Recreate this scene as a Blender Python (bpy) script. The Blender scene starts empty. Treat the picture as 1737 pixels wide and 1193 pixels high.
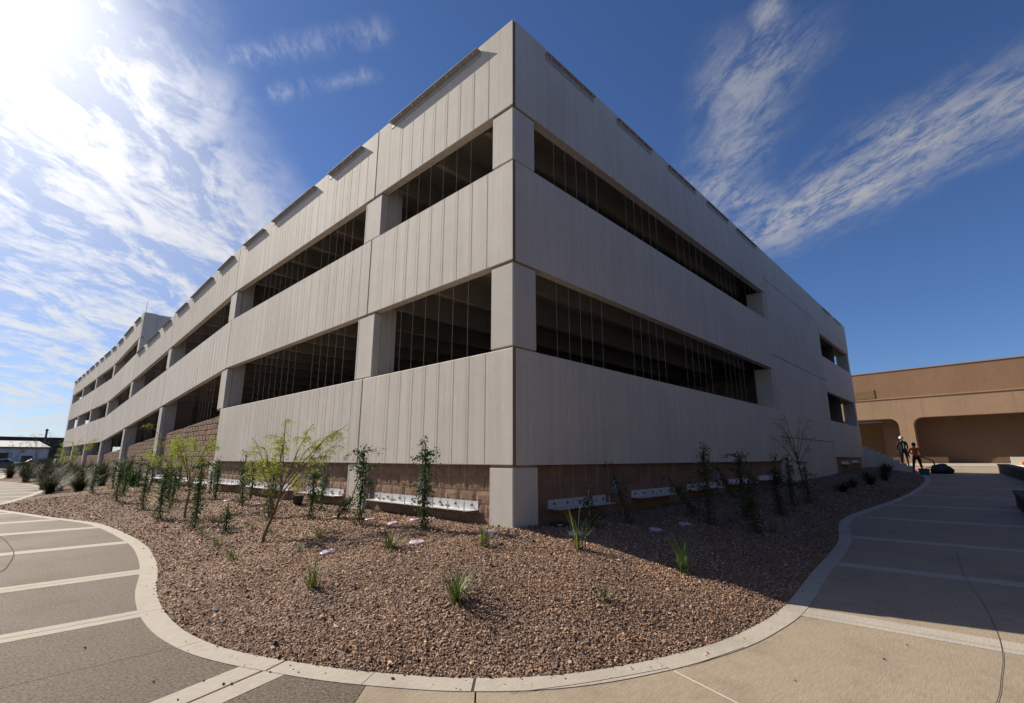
import bpy, bmesh, math, random
import numpy as np
from mathutils import Vector, Matrix
from mathutils.bvhtree import BVHTree
random.seed(7); rng = np.random.default_rng(7)
SC = bpy.context.scene; COL = SC.collection
R = math.radians

# ------------------------------------------------------------------ camera
cam = bpy.data.cameras.new('camera'); camo = bpy.data.objects.new('camera', cam); COL.objects.link(camo)
cam.sensor_width = 36; cam.lens = 17.057; cam.clip_start = .05; cam.clip_end = 6000
camo.location = (-5.39, -5.11, 1.55); camo.rotation_euler = (R(90 + 12.37), 0, R(-46.4))
SC.camera = camo

# ------------------------------------------------------------------ light
SUN_AZ, SUN_EL = -13.5, 37.0           # degrees clockwise from +Y, degrees up
sdir = Vector((math.sin(R(SUN_AZ)) * math.cos(R(SUN_EL)), math.cos(R(SUN_AZ)) * math.cos(R(SUN_EL)), math.sin(R(SUN_EL))))
sun = bpy.data.lights.new('sun', 'SUN'); suno = bpy.data.objects.new('sun', sun); COL.objects.link(suno)
sun.energy = 5.0; sun.angle = R(.53); sun.color = (1, .91, .77)
suno.rotation_euler = (-sdir).to_track_quat('-Z', 'Y').to_euler(); suno.location = (-20, 60, 60)
SC.view_settings.view_transform = 'Standard'; SC.view_settings.look = 'None'
SC.view_settings.exposure = .3; SC.view_settings.gamma = 1
SC.cycles.max_bounces = 8; SC.cycles.diffuse_bounces = 3

world = bpy.data.worlds.new('World'); SC.world = world; world.use_nodes = True
def build_world():
    nt = world.node_tree; N = nt.nodes; L = nt.links; N.clear()
    out = N.new('ShaderNodeOutputWorld'); bg = N.new('ShaderNodeBackground'); bg.inputs[1].default_value = .05
    L.new(bg.outputs[0], out.inputs[0])
    sky = N.new('ShaderNodeTexSky'); sky.sky_type = 'NISHITA'; sky.sun_disc = False
    sky.sun_elevation = R(SUN_EL); sky.sun_rotation = R(SUN_AZ); sky.altitude = 350
    sky.air_density = .9; sky.dust_density = .35; sky.ozone_density = 3.0
    tc = N.new('ShaderNodeTexCoord')
    def m(op, a, b=None, c=None, clamp=False):
        n = N.new('ShaderNodeMath'); n.operation = op; n.use_clamp = clamp
        for i, v in enumerate((a, b, c)):
            if v is None: continue
            if isinstance(v, (int, float)): n.inputs[i].default_value = v
            else: L.new(v, n.inputs[i])
        return n.outputs[0]
    sep = N.new('ShaderNodeSeparateXYZ'); L.new(tc.outputs['Generated'], sep.inputs[0])
    den = m('ADD', m('MAXIMUM', sep.outputs[2], 0.), .1)
    px = m('DIVIDE', sep.outputs[0], den); py = m('DIVIDE', sep.outputs[1], den)
    def comb(x, y, z=0.):
        n = N.new('ShaderNodeCombineXYZ')
        for i, v in enumerate((x, y, z)):
            if isinstance(v, (int, float)): n.inputs[i].default_value = v
            else: L.new(v, n.inputs[i])
        return n.outputs[0]
    def noise(vec, scale, detail=8, rough=.6, dist=0., w=None):
        n = N.new('ShaderNodeTexNoise'); L.new(vec, n.inputs['Vector'])
        n.inputs['Scale'].default_value = scale; n.inputs['Detail'].default_value = detail
        n.inputs['Roughness'].default_value = rough; n.inputs['Distortion'].default_value = dist
        return n.outputs[0]
    def rot(ang, sx, sy, ox=0., oy=0.):          # rotated and stretched cloud-layer coordinates
        c, s = math.cos(R(ang)), math.sin(R(ang))
        u = m('ADD', m('MULTIPLY', px, c * sx), m('MULTIPLY_ADD', py, s * sx, ox))
        v = m('ADD', m('MULTIPLY', px, -s * sy), m('MULTIPLY_ADD', py, c * sy, oy))
        return comb(u, v)
    def sstep(v, a, b):
        n = N.new('ShaderNodeMapRange'); n.interpolation_type = 'SMOOTHSTEP'
        L.new(v, n.inputs[0]); n.inputs[1].default_value = a; n.inputs[2].default_value = b
        return n.outputs[0]
    wob = m('SUBTRACT', noise(comb(px, py), 2.2, 3, .5), .5)
    wob2 = m('SUBTRACT', noise(comb(py, px, 3.), 7., 4, .6), .5)
    wp = m('ADD', m('MULTIPLY', wob, .30), m('MULTIPLY', wob2, .16))
    def capsule(ax, ay, bx, by, r0, r1):
        dx, dy = bx - ax, by - ay; l2 = dx * dx + dy * dy
        t = m('ADD', m('MULTIPLY', m('SUBTRACT', px, ax), dx / l2), m('MULTIPLY', m('SUBTRACT', py, ay), dy / l2), clamp=True)
        ex = m('SUBTRACT', px, m('MULTIPLY_ADD', t, dx, ax)); ey = m('SUBTRACT', py, m('MULTIPLY_ADD', t, dy, ay))
        d = m('SQRT', m('ADD', m('MULTIPLY', ex, ex), m('MULTIPLY', ey, ey)))
        d = m('ADD', d, m('MULTIPLY', wp, min(1., r0 * 4)))
        return sstep(d, r0, r0 * r1)
    # wisp textures along two drift directions
    wA = m('MULTIPLY_ADD', noise(rot(60, 1.2, 3.0), 4.2, 14, .70, .7), .6, m('MULTIPLY', noise(rot(48, 2.4, 5.5), 6.5, 10, .72, .6), .4))
    wB = m('MULTIPLY_ADD', noise(rot(58, 1.1, 2.0, 3.), 1.9, 12, .62, 1.2), .66, m('MULTIPLY', noise(rot(40, 2.4, 3.8), 4.5, 9, .66, .6), .34))
    # angle to the sun
    dot = N.new('ShaderNodeVectorMath'); dot.operation = 'DOT_PRODUCT'
    L.new(tc.outputs['Generated'], dot.inputs[0]); dot.inputs[1].default_value = sdir
    ang = m('ARCCOSINE', m('MINIMUM', dot.outputs['Value'], .99999))
    veil = m('MULTIPLY_ADD', m('EXPONENT', m('MULTIPLY', ang, -2.6)), .85, .06)
    band = m('MAXIMUM', capsule(1.80, .42, 1.50, -.24, .29, -.05), m('MULTIPLY', capsule(1.42, .50, 1.85, .30, .18, -.2), .8))
    band2 = capsule(1.56, .53, 1.06, .25, .18, -.1)
    band3 = capsule(1.02, .20, .93, .18, .05, .2)
    right = m('MAXIMUM', m('MAXIMUM', band, m('MULTIPLY', band2, .6)), m('MULTIPLY', band3, .6))
    low = m('MULTIPLY', sstep(noise(rot(0, .5, 2.2, 7.), 1.1, 4, .6), .57, .75), sstep(sep.outputs[2], .34, .12))
    cr = m('MULTIPLY', right, m('MULTIPLY', sstep(wA, .36, .62), .95))
    cr = m('MAXIMUM', cr, m('MULTIPLY', low, sstep(wA, .45, .7)))
    bank = m('SUBTRACT', m('MULTIPLY_ADD', py, .80, -.60), px)
    bank = m('MULTIPLY', sstep(m('ADD', bank, m('MULTIPLY', wp, .9)), -.08, .40), sstep(py, -.5, .5))
    far_clouds = m('MULTIPLY', sstep(noise(comb(px, py, 9.), .55, 3, .5), .62, .8), sstep(m('ADD', px, m('MULTIPLY', py, .4)), -.5, -1.6))
    stre = m('MAXIMUM', capsule(.22, 1.10, .42, .80, .05, -.3), capsule(.33, 1.12, .47, .90, .04, -.3))
    cl = m('MAXIMUM', m('MULTIPLY', m('MAXIMUM', bank, far_clouds), m('MAXIMUM', m('MULTIPLY', sstep(wB, .34, .63), .95), veil)), m('MULTIPLY', stre, m('MULTIPLY', sstep(wA, .40, .68), .38)))
    cloud = m('MAXIMUM', cr, cl, clamp=True)
    # clouds scatter forward: brighter towards the sun
    fwd = m('ADD', m('MULTIPLY', m('EXPONENT', m('MULTIPLY', ang, -4.2)), 34.), m('MULTIPLY', m('EXPONENT', m('MULTIPLY', ang, -1.6)), 7.))
    cb = m('ADD', fwd, 7.2)
    cc = N.new('ShaderNodeVectorMath'); cc.operation = 'SCALE'; cc.inputs[0].default_value = (1., .985, .965); L.new(cb, cc.inputs['Scale'])
    skyc = N.new('ShaderNodeVectorMath'); skyc.operation = 'MULTIPLY'; L.new(sky.outputs[0], skyc.inputs[0]); skyc.inputs[1].default_value = (1.0, 1.26, 1.70)
    mix = N.new('ShaderNodeMix'); mix.data_type = 'RGBA'
    L.new(m('MULTIPLY', cloud, .86), mix.inputs[0]); L.new(skyc.outputs[0], mix.inputs[6]); L.new(cc.outputs[0], mix.inputs[7])
    L.new(mix.outputs[2], bg.inputs[0])
build_world()

# ------------------------------------------------------------------ materials
def nodes(name):
    mt = bpy.data.materials.new(name); mt.use_nodes = True
    nt = mt.node_tree; return mt, nt.nodes, nt.links, nt.nodes['Principled BSDF']
def ramp(N, L, fac, stops):
    n = N.new('ShaderNodeValToRGB'); L.new(fac, n.inputs[0]); e = n.color_ramp.elements
    while len(e) < len(stops): e.new(.5)
    for el, (p, c) in zip(e, stops): el.position = p; el.color = (*c, 1)
    return n.outputs[0]
def coords(N, L, scale=(1, 1, 1), kind='Object'):
    tc = N.new('ShaderNodeTexCoord'); mp = N.new('ShaderNodeMapping'); L.new(tc.outputs[kind], mp.inputs[0]); mp.inputs[3].default_value = scale
    return mp.outputs[0]
def wcoords(N, L, scale=(1, 1, 1)):
    g = N.new('ShaderNodeNewGeometry'); mp = N.new('ShaderNodeMapping'); L.new(g.outputs['Position'], mp.inputs[0]); mp.inputs[3].default_value = scale
    return mp.outputs[0]
def tnoise(N, L, vec, scale, detail=6, rough=.6):
    n = N.new('ShaderNodeTexNoise'); L.new(vec, n.inputs[0]); n.inputs['Scale'].default_value = scale
    n.inputs['Detail'].default_value = detail; n.inputs['Roughness'].default_value = rough; return n.outputs[0]
def mixc(N, L, f, a, b, mode='MIX'):
    n = N.new('ShaderNodeMix'); n.data_type = 'RGBA'; n.blend_type = mode
    for i, v in ((0, f), (6, a), (7, b)):
        if isinstance(v, (int, float)): n.inputs[i].default_value = v
        elif isinstance(v, tuple): n.inputs[i].default_value = (*v, 1)
        else: L.new(v, n.inputs[i])
    return n.outputs[2]
def bump(N, L, h, b, strength=.3, dist=.01):
    n = N.new('ShaderNodeBump'); n.inputs['Strength'].default_value = strength; n.inputs['Distance'].default_value = dist
    L.new(h, n.inputs['Height']); L.new(n.outputs[0], b.inputs['Normal'])
def plain(name, col, rough=.7, metal=0., var=.15, scale=8.):
    mt, N, L, b = nodes(name)
    v = wcoords(N, L); f = tnoise(N, L, v, scale)
    d = tuple(c * (1 - var) for c in col); u = tuple(min(1, c * (1 + var)) for c in col)
    L.new(ramp(N, L, f, [(.3, d), (.7, u)]), b.inputs['Base Color'])
    b.inputs['Roughness'].default_value = rough; b.inputs['Metallic'].default_value = metal
    return mt
def concrete(name, col, streak=.10, speck=.05, rough=.8, bscale=60, bstr=.12):
    mt, N, L, b = nodes(name)
    v = wcoords(N, L); big = tnoise(N, L, v, .55, 5); fine = tnoise(N, L, v, 45., 4)
    vs = wcoords(N, L, (5., 5., .18)); st = tnoise(N, L, vs, 1.6, 6, .65)
    mid = tnoise(N, L, v, 4., 6, .7)
    c0 = tuple(c * (1 - streak) for c in col); c1 = tuple(min(1, c * (1 + streak * .6)) for c in col)
    a = ramp(N, L, st, [(.32, c0), (.55, col), (.75, c1)])
    a = mixc(N, L, 1., a, ramp(N, L, big, [(.3, (.90, .89, .88)), (.7, (1.05, 1.05, 1.04))]), 'MULTIPLY')
    a = mixc(N, L, 1., a, ramp(N, L, mid, [(.3, (.95, .945, .94)), (.7, (1.04, 1.04, 1.04))]), 'MULTIPLY')
    a = mixc(N, L, 1., a, ramp(N, L, fine, [(.3, (1 - speck,) * 3), (.7, (1 + speck,) * 3)]), 'MULTIPLY')
    oi = N.new('ShaderNodeObjectInfo'); a = mixc(N, L, 1., a, ramp(N, L, oi.outputs['Random'], [(0., (.92, .915, .90)), (1., (1.05, 1.05, 1.045))]), 'MULTIPLY')
    L.new(a, b.inputs['Base Color']); b.inputs['Roughness'].default_value = rough
    h = tnoise(N, L, v, bscale, 5, .7); bump(N, L, h, b, bstr, .01)
    return mt
def paving(name, col, dark, speck, rough, scale, bstr, stain=.5):
    mt, N, L, b = nodes(name)
    v = wcoords(N, L); f = tnoise(N, L, v, scale, 5, .85); g = tnoise(N, L, v, .9, 6, .65); s = tnoise(N, L, v, 5.5, 6, .7)
    brush = tnoise(N, L, wcoords(N, L, (2., 26., 1.)), 4., 4, .6)
    a = ramp(N, L, f, [(.5 - speck, dark), (.5, col), (.5 + speck, tuple(min(1, c * 1.3) for c in col))])
    a = mixc(N, L, stain, a, ramp(N, L, g, [(.30, (.66, .63, .60)), (.50, (1., 1., 1.)), (.72, (1.12, 1.09, 1.05))]), 'MULTIPLY')
    a = mixc(N, L, stain, a, ramp(N, L, s, [(.30, (.80, .77, .73)), (.46, (1., 1., 1.)), (.8, (1.05, 1.05, 1.05))]), 'MULTIPLY')
    a = mixc(N, L, .9, a, ramp(N, L, brush, [(.32, (.80, .79, .78)), (.68, (1.14, 1.13, 1.12))]), 'MULTIPLY')
    L.new(a, b.inputs['Base Color'])
    r = N.new('ShaderNodeMapRange'); L.new(g, r.inputs[0]); r.inputs[1].default_value = .3; r.inputs[2].default_value = .7; r.inputs[3].default_value = rough - .1; r.inputs[4].default_value = rough + .08
    L.new(r.outputs[0], b.inputs['Roughness'])
    b.inputs['Specular IOR Level'].default_value = .25
    bump(N, L, f, b, bstr, .006)
    return mt
M = {}
M['panel'] = concrete('precast_concrete', (.68, .622, .545), .11)
M['column'] = concrete('column_concrete', (.65, .60, .53), .06)
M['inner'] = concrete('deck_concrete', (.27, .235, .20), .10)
M['sealant'] = plain('brown_sealant', (.30, .19, .13), .8)
M['ribbon'] = paving('pale_concrete', (.44, .395, .335), (.36, .32, .27), .28, .8, 120, .08, .45)
M['slab_dark'] = paving('exposed_aggregate', (.16, .126, .094), (.03, .023, .017), .10, .75, 42, 1., .8)
M['slab_tan'] = paving('tan_broom_concrete', (.35, .283, .21), (.22, .175, .125), .2, .82, 70, .16, .6)
M['joint'] = plain('joint_filler', (.035, .03, .028), .9)
M['joint_pale'] = plain('joint_pale', (.62, .58, .52), .8)
M['ground'] = plain('dirt', (.20, .165, .13), .95, var=.25, scale=.6)
M['asphalt'] = plain('asphalt', (.06, .058, .056), .9, var=.2, scale=3)
M['galv'] = plain('galvanized_steel', (.62, .62, .62), .5, .25, .16, 9)
M['bracket_top'] = plain('weathered_steel_angle', (.42, .395, .365), .7, .1, .08, 10)
M['rail'] = plain('dark_steel', (.05, .05, .055), .45, .4)
M['steel'] = plain('stainless_cable', (.55, .53, .50), .5, .0, .05)
M['bolt'] = plain('bolt_steel', (.16, .16, .17), .5, .5)
def block_mat():
    mt, N, L, b = nodes('split_face_block')
    v = wcoords(N, L); f = tnoise(N, L, v, 38, 5, .7); g = tnoise(N, L, v, 2., 4)
    oi = N.new('ShaderNodeObjectInfo')
    a = ramp(N, L, f, [(.3, (.18, .105, .062)), (.55, (.29, .178, .11)), (.8, (.40, .265, .175))])
    a = mixc(N, L, 1., a, ramp(N, L, g, [(.3, (.85, .85, .85)), (.7, (1.1, 1.1, 1.1))]), 'MULTIPLY')
    a = mixc(N, L, 1., a, ramp(N, L, oi.outputs['Random'], [(0., (.86, .86, .86)), (1., (1.12, 1.1, 1.08))]), 'MULTIPLY')
    L.new(a, b.inputs['Base Color']); b.inputs['Roughness'].default_value = .9
    bump(N, L, tnoise(N, L, v, 55, 6, .75), b, .6, .02); return mt
M['block'] = block_mat()
M['mortar'] = plain('mortar', (.36, .29, .22), .95)
def stone_mat():
    mt, N, L, b = nodes('crushed_granite')
    g = N.new('ShaderNodeNewGeometry')
    a = ramp(N, L, g.outputs['Random Per Island'], [(0., (.15, .080, .046)), (.25, (.25, .143, .086)), (.6, (.335, .200, .124)), (.92, (.43, .28, .185)), (1., (.58, .44, .33))])
    v = wcoords(N, L); a = mixc(N, L, 1., a, ramp(N, L, tnoise(N, L, v, 70, 3), [(.3, (.8, .8, .8)), (.7, (1.15, 1.15, 1.15))]), 'MULTIPLY')
    a = mixc(N, L, 1., a, ramp(N, L, tnoise(N, L, v, .8, 5), [(.3, (.84, .83, .82)), (.7, (1.1, 1.1, 1.1))]), 'MULTIPLY')
    L.new(a, b.inputs['Base Color']); b.inputs['Roughness'].default_value = .82; return mt
M['stone'] = stone_mat()
def soil_mat():
    mt, N, L, b = nodes('granite_bed')
    v = wcoords(N, L); vo = N.new('ShaderNodeTexVoronoi'); L.new(v, vo.inputs[0]); vo.inputs['Scale'].default_value = 38
    hs = N.new('ShaderNodeSeparateColor'); L.new(vo.outputs['Color'], hs.inputs[0])
    a = ramp(N, L, hs.outputs[0], [(0., (.045, .026, .017)), (.45, (.15, .09, .06)), (.8, (.25, .16, .11)), (1., (.42, .30, .23))])
    a = mixc(N, L, 1., a, ramp(N, L, tnoise(N, L, v, .8, 5), [(.3, (.84, .83, .82)), (.7, (1.1, 1.1, 1.1))]), 'MULTIPLY')
    L.new(a, b.inputs['Base Color']); b.inputs['Roughness'].default_value = .95
    iv = N.new('ShaderNodeMath'); iv.operation = 'SUBTRACT'; iv.inputs[0].default_value = 1.; L.new(vo.outputs['Distance'], iv.inputs[1])
    bump(N, L, iv.outputs[0], b, .9, .02); return mt
M['soil'] = soil_mat()
def leaf_mat(name, stops, trans=.35, rough=.45):
    mt, N, L, b = nodes(name)
    g = N.new('ShaderNodeNewGeometry'); c = ramp(N, L, g.outputs['Random Per Island'], stops)
    L.new(c, b.inputs['Base Color']); b.inputs['Roughness'].default_value = rough
    tr = N.new('ShaderNodeBsdfTranslucent'); c2 = mixc(N, L, 1., c, (1.5, 1.7, .7), 'MULTIPLY'); L.new(c2, tr.inputs[0])
    mx = N.new('ShaderNodeMixShader'); mx.inputs[0].default_value = trans
    L.new(b.outputs[0], mx.inputs[1]); L.new(tr.outputs[0], mx.inputs[2]); L.new(mx.outputs[0], N['Material Output'].inputs[0]); return mt
M['vine'] = leaf_mat('vine_leaf', [(0., (.012, .030, .008)), (.5, (.026, .060, .014)), (.85, (.05, .10, .022)), (1., (.09, .13, .03))], .25, .62)
M['palo'] = leaf_mat('palo_verde_leaf', [(0., (.13, .15, .035)), (.5, (.23, .25, .065)), (1., (.40, .40, .12))], .45, .6)
M['grass'] = leaf_mat('grass_blade', [(0., (.035, .062, .018)), (.5, (.075, .11, .035)), (.85, (.15, .17, .06)), (1., (.34, .30, .16))], .3, .5)
M['darkgrass'] = leaf_mat('dark_grass_blade', [(0., (.010, .014, .005)), (.6, (.026, .034, .011)), (1., (.075, .075, .03))], .15, .6)
M['bark_green'] = plain('green_bark', (.16, .115, .055), .8, var=.3, scale=30)
M['bark'] = plain('vine_bark', (.11, .075, .045), .9, var=.3, scale=30)
M['bamboo'] = plain('bamboo_stake', (.46, .29, .13), .6)
M['lid'] = plain('lavender_plastic', (.58, .45, .52), .5, var=.06)
M['black'] = plain('black_plastic', (.018, .018, .02), .5)
M['orange'] = plain('orange_plastic', (.75, .22, .02), .5, var=.1)
M['grey_box'] = plain('grey_enclosure', (.26, .27, .29), .5, .2)
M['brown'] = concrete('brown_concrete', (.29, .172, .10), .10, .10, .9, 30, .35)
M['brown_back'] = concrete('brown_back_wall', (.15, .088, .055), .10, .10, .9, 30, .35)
M['brown2'] = concrete('fascia_concrete', (.35, .235, .148), .07, .06, .9, 40, .2)
M['louver'] = plain('bronze_louver', (.25, .16, .07), .6, .2)
M['white'] = plain('white_metal', (.62, .64, .68), .6, var=.05)
M['roof'] = plain('grey_roof', (.32, .31, .30), .7)
M['trimred'] = plain('maroon_trim', (.13, .03, .025), .6)
M['darkwall'] = plain('dark_wall', (.045, .04, .038), .9, var=.25, scale=1.5)
M['teal'] = plain('teal_mesh', (.02, .14, .12), .7)
M['cream'] = plain('cream_paint', (.78, .74, .62), .6, var=.04)
M['redpave'] = plain('red_paving', (.42, .22, .17), .8)
M['glass'] = plain('dark_glass', (.03, .035, .04), .12, .0, .05)
M['rubber'] = plain('tyre_rubber', (.02, .02, .02), .8)
M['car_white'] = plain('white_car_paint', (.72, .72, .72), .25, .0, .02)
M['car_grey'] = plain('grey_car_paint', (.12, .13, .15), .25, .3, .02)
M['skin'] = plain('skin', (.36, .21, .14), .55, var=.05)
M['shirt'] = plain('orange_shirt', (.72, .10, .015), .75, var=.06)
M['navy'] = plain('dark_cloth', (.018, .02, .026), .85)
M['vest'] = plain('green_vest', (.05, .30, .04), .7)
M['hat'] = plain('white_hard_hat', (.5, .51, .53), .35, var=.03)
M['hair'] = plain('black_hair', (.012, .011, .011), .6)

# ------------------------------------------------------------------ helpers
def link(name, me, mat=None, parent=None):
    o = bpy.data.objects.new(name, me); COL.objects.link(o)
    if mat is not None and me is not None and len(me.materials) == 0: me.materials.append(M[mat] if isinstance(mat, str) else mat)
    if parent is not None: o.parent = parent
    return o
def mk(name, verts, faces, mat, parent=None, smooth=False):
    me = bpy.data.meshes.new(name); me.from_pydata([tuple(map(float, v)) for v in verts], [], [tuple(map(int, f)) for f in faces]); me.update()
    if smooth: me.polygons.foreach_set('use_smooth', [True] * len(me.polygons))
    return link(name, me, mat, parent)
def tag(o, label=None, cat=None, group=None, kind=None):
    if label: o['label'] = label
    if cat: o['category'] = cat
    if group: o['group'] = group
    if kind: o['kind'] = kind
    return o
def empty(name, loc=(0, 0, 0), rz=0):
    o = bpy.data.objects.new(name, None); COL.objects.link(o); o.location = loc; o.rotation_euler = (0, 0, rz); o.empty_display_size = .2
    return o
BOXF = [(0, 3, 2, 1), (4, 5, 6, 7), (0, 1, 5, 4), (1, 2, 6, 5), (2, 3, 7, 6), (3, 0, 4, 7)]
def bev(o, w, seg=1):
    m = o.modifiers.new('bevel', 'BEVEL'); m.width = w; m.segments = seg; m.limit_method = 'ANGLE'; m.angle_limit = R(40); return o
def box(name, x0, x1, y0, y1, z0, z1, mat, parent=None, b=0.):
    """z0/z1 may be (at y0, at y1) pairs for pieces that follow the ramp"""
    za, zb = z0 if isinstance(z0, tuple) else (z0, z0); zc, zd = z1 if isinstance(z1, tuple) else (z1, z1)
    v = [(x0, y0, za), (x1, y0, za), (x1, y1, zb), (x0, y1, zb), (x0, y0, zc), (x1, y0, zc), (x1, y1, zd), (x0, y1, zd)]
    o = mk(name, v, BOXF, mat, parent)
    return bev(o, b) if b else o
class MB:
    """collects shapes into one mesh"""
    def __init__(s): s.v = []; s.f = []
    def box(s, x0, x1, y0, y1, z0, z1):
        n = len(s.v); s.v += [(x0, y0, z0), (x1, y0, z0), (x1, y1, z0), (x0, y1, z0), (x0, y0, z1), (x1, y0, z1), (x1, y1, z1), (x0, y1, z1)]
        s.f += [tuple(i + n for i in f) for f in BOXF]; return s
    def tube(s, pts, rad, n=6, cap=True):
        pts = [Vector(p) for p in pts]; base = len(s.v); rad = rad if hasattr(rad, '__len__') else [rad] * len(pts)
        up = Vector((.31, .2, .93))
        for i, p in enumerate(pts):
            d = (pts[min(i + 1, len(pts) - 1)] - pts[max(i - 1, 0)])
            d = d.normalized() if d.length > 1e-9 else Vector((0, 0, 1))
            a = d.cross(Vector((1, 0, 0)) if abs(d.x) < .8 else Vector((0, 1, 0))).normalized(); b_ = d.cross(a)
            for k in range(n):
                t = 2 * math.pi * k / n; s.v.append(tuple(p + (a * math.cos(t) + b_ * math.sin(t)) * rad[i]))
        for i in range(len(pts) - 1):
            for k in range(n):
                q = base + i * n; s.f.append((q + k, q + (k + 1) % n, q + n + (k + 1) % n, q + n + k))
        if cap:
            s.f.append(tuple(base + k for k in range(n))[::-1]); e = base + (len(pts) - 1) * n; s.f.append(tuple(e + k for k in range(n)))
        return s
    def lathe(s, prof, c=(0, 0, 0), n=14):
        base = len(s.v)
        for r, z in prof:
            for k in range(n): t = 2 * math.pi * k / n; s.v.append((c[0] + r * math.cos(t), c[1] + r * math.sin(t), c[2] + z))
        for i in range(len(prof) - 1):
            for k in range(n):
                q = base + i * n; s.f.append((q + k, q + (k + 1) % n, q + n + (k + 1) % n, q + n + k))
        s.f.append(tuple(base + k for k in range(n))[::-1]); e = base + (len(prof) - 1) * n; s.f.append(tuple(e + k for k in range(n)))
        return s
    def poly(s, pts): n = len(s.v); s.v += [tuple(p) for p in pts]; s.f.append(tuple(range(n, n + len(pts)))); return s
    def prism(s, pts2, z0, z1):
        n = len(s.v); k = len(pts2); s.v += [(x, y, z0) for x, y in pts2] + [(x, y, z1) for x, y in pts2]
        s.f.append(tuple(range(n, n + k))[::-1]); s.f.append(tuple(range(n + k, n + 2 * k)))
        for i in range(k): j = (i + 1) % k; s.f.append((n + i, n + j, n + k + j, n + k + i))
        return s
    def build(s, name, mat, parent=None, smooth=False): return mk(name, s.v, s.f, mat, parent, smooth)
ORD = ['first', 'second', 'third', 'fourth', 'fifth', 'sixth', 'seventh', 'eighth', 'ninth', 'tenth', 'eleventh', 'twelfth', 'thirteenth', 'fourteenth', 'fifteenth',
       'sixteenth', 'seventeenth', 'eighteenth', 'nineteenth', 'twentieth', 'twenty-first', 'twenty-second', 'twenty-third', 'twenty-fourth']
def hz(x):                                             # the paving rises gently to the east
    x = np.asarray(x, float); return np.where(x > 3, .0255 * (np.sqrt((np.maximum(x, 3) - 3) ** 2 + 1.) - 1.), 0.)
def hzf(x): return float(hz(x))

# ------------------------------------------------------------------ setting: ground, paving, gravel bed
EDGE = [(-4.5, 63.7), (-4.19, 58.7), (-4.65, 48.4), (-5.4, 45.5), (-4.7, 43.1), (-3.9, 39.5), (-3.35, 35.4), (-3.2, 30.0), (-3.82, 24.5), (-4.92, 18.9), (-5.35, 17.9), (-4.94, 16.94), (-4.06, 13.37), (-3.45, 11.19), (-3.25, 9.7), (-3.18, 7.48), (-3.21, 6.02), (-3.36, 4.59), (-3.52, 3.55), (-3.76, 2.38), (-3.88, 1.55), (-3.92, 0.99), (-3.92, 0.48), (-3.87, 0.03), (-3.8, -0.29), (-3.68, -0.63), (-3.55, -0.92), (-3.4, -1.24), (-3.24, -1.53), (-2.94, -1.98), (-2.74, -2.22), (-2.53, -2.43), (-2.29, -2.62), (-2.0, -2.79), (-1.67, -2.94), (-1.38, -3.05), (-0.92, -3.19), (-0.5, -3.27), (-0.06, -3.31), (0.3, -3.33), (0.73, -3.32), (1.46, -3.26), (2.8, -3.13), (4.61, -3.01), (5.71, -2.91), (6.7, -2.74), (7.73, -2.55), (9.01, -2.43), (10.46, -2.49), (12.21, -2.66), (15.07, -2.89), (18.82, -3.02), (24.56, -2.95), (28.5, -2.6), (30.8, -2.2)]
def catmull(pts, n):
    P = np.array(pts, float); Q = []
    for i in range(len(P) - 1):
        a, b, c, d = P[max(i - 1, 0)], P[i], P[i + 1], P[min(i + 2, len(P) - 1)]
        for k in range(n):
            t = k / n; Q.append(.5 * ((2 * b) + (-a + c) * t + (2 * a - 5 * b + 4 * c - d) * t * t + (-a + 3 * b - 3 * c + d) * t ** 3))
    Q.append(P[-1]); return np.array(Q)
KERB_Z = .005
g = mk('ground', [(-1500, -1500, -.08), (1500, -1500, -.08), (1500, 1500, -.08), (-1500, 1500, -.08)], [(0, 1, 2, 3)], 'ground'); tag(g, 'bare dirt ground reaching to the horizon', None, kind='structure')
st = mk('street', [(-60, 76, -.03), (60, 76, -.03), (60, 100, -.03), (-60, 100, -.03)], [(0, 1, 2, 3)], 'asphalt'); tag(st, 'grey asphalt car park beyond the planting', kind='structure')
rd = mk('road', [(-60, -60, -.04), (70, -60, -.04), (70, -9.5, -.04), (-60, -9.5, -.04)], [(0, 1, 2, 3)], 'asphalt'); tag(rd, 'unseen dark asphalt added behind the viewpoint to cut bounce light', kind='structure')  # added out of view, keeps bounce off the south face low
rw = mk('road', [(-60, -9.4, -.04), (-16.2, -9.4, -.04), (-16.2, 75, -.04), (-60, 75, -.04)], [(0, 1, 2, 3)], 'asphalt'); tag(rw, 'dark asphalt road west of the walkway', kind='structure')
# paving bed under the slabs, following the gentle rise
xs = [-16, -1.9, .5, 2, 3, 4, 6, 10, 14, 20, 30, 40, 46, 60]
v = []; f = []
for i, x in enumerate(xs):
    zz = hzf(min(x, 47)) - .028; v += [(x, -9.4, zz), (x, 0 if x > -1 else -1., zz)]
    if i: a = 2 * i; f.append((a - 2, a, a + 1, a - 1))
n = len(v); v += [(-16, -1., -.028), (-1.9, -1., -.028), (-1.9, 74, -.028), (-16, 74, -.028)]; f.append((n, n + 1, n + 2, n + 3))
pav = mk('pavement', v, f, 'joint'); tag(pav, 'winding concrete walkway with pale bands around the gravel bed', kind='structure')
def slab(name, quad, mat, dz, th=.022):
    v = [(x, y, hzf(min(x, 47)) + dz - th) for x, y in quad] + [(x, y, hzf(min(x, 47)) + dz) for x, y in quad]
    k = len(quad); f = [tuple(range(k))[::-1], tuple(range(k, 2 * k))] + [(i, (i + 1) % k, k + (i + 1) % k, k + i) for i in range(k)]
    return mk(name, v, f, mat, pav)
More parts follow.
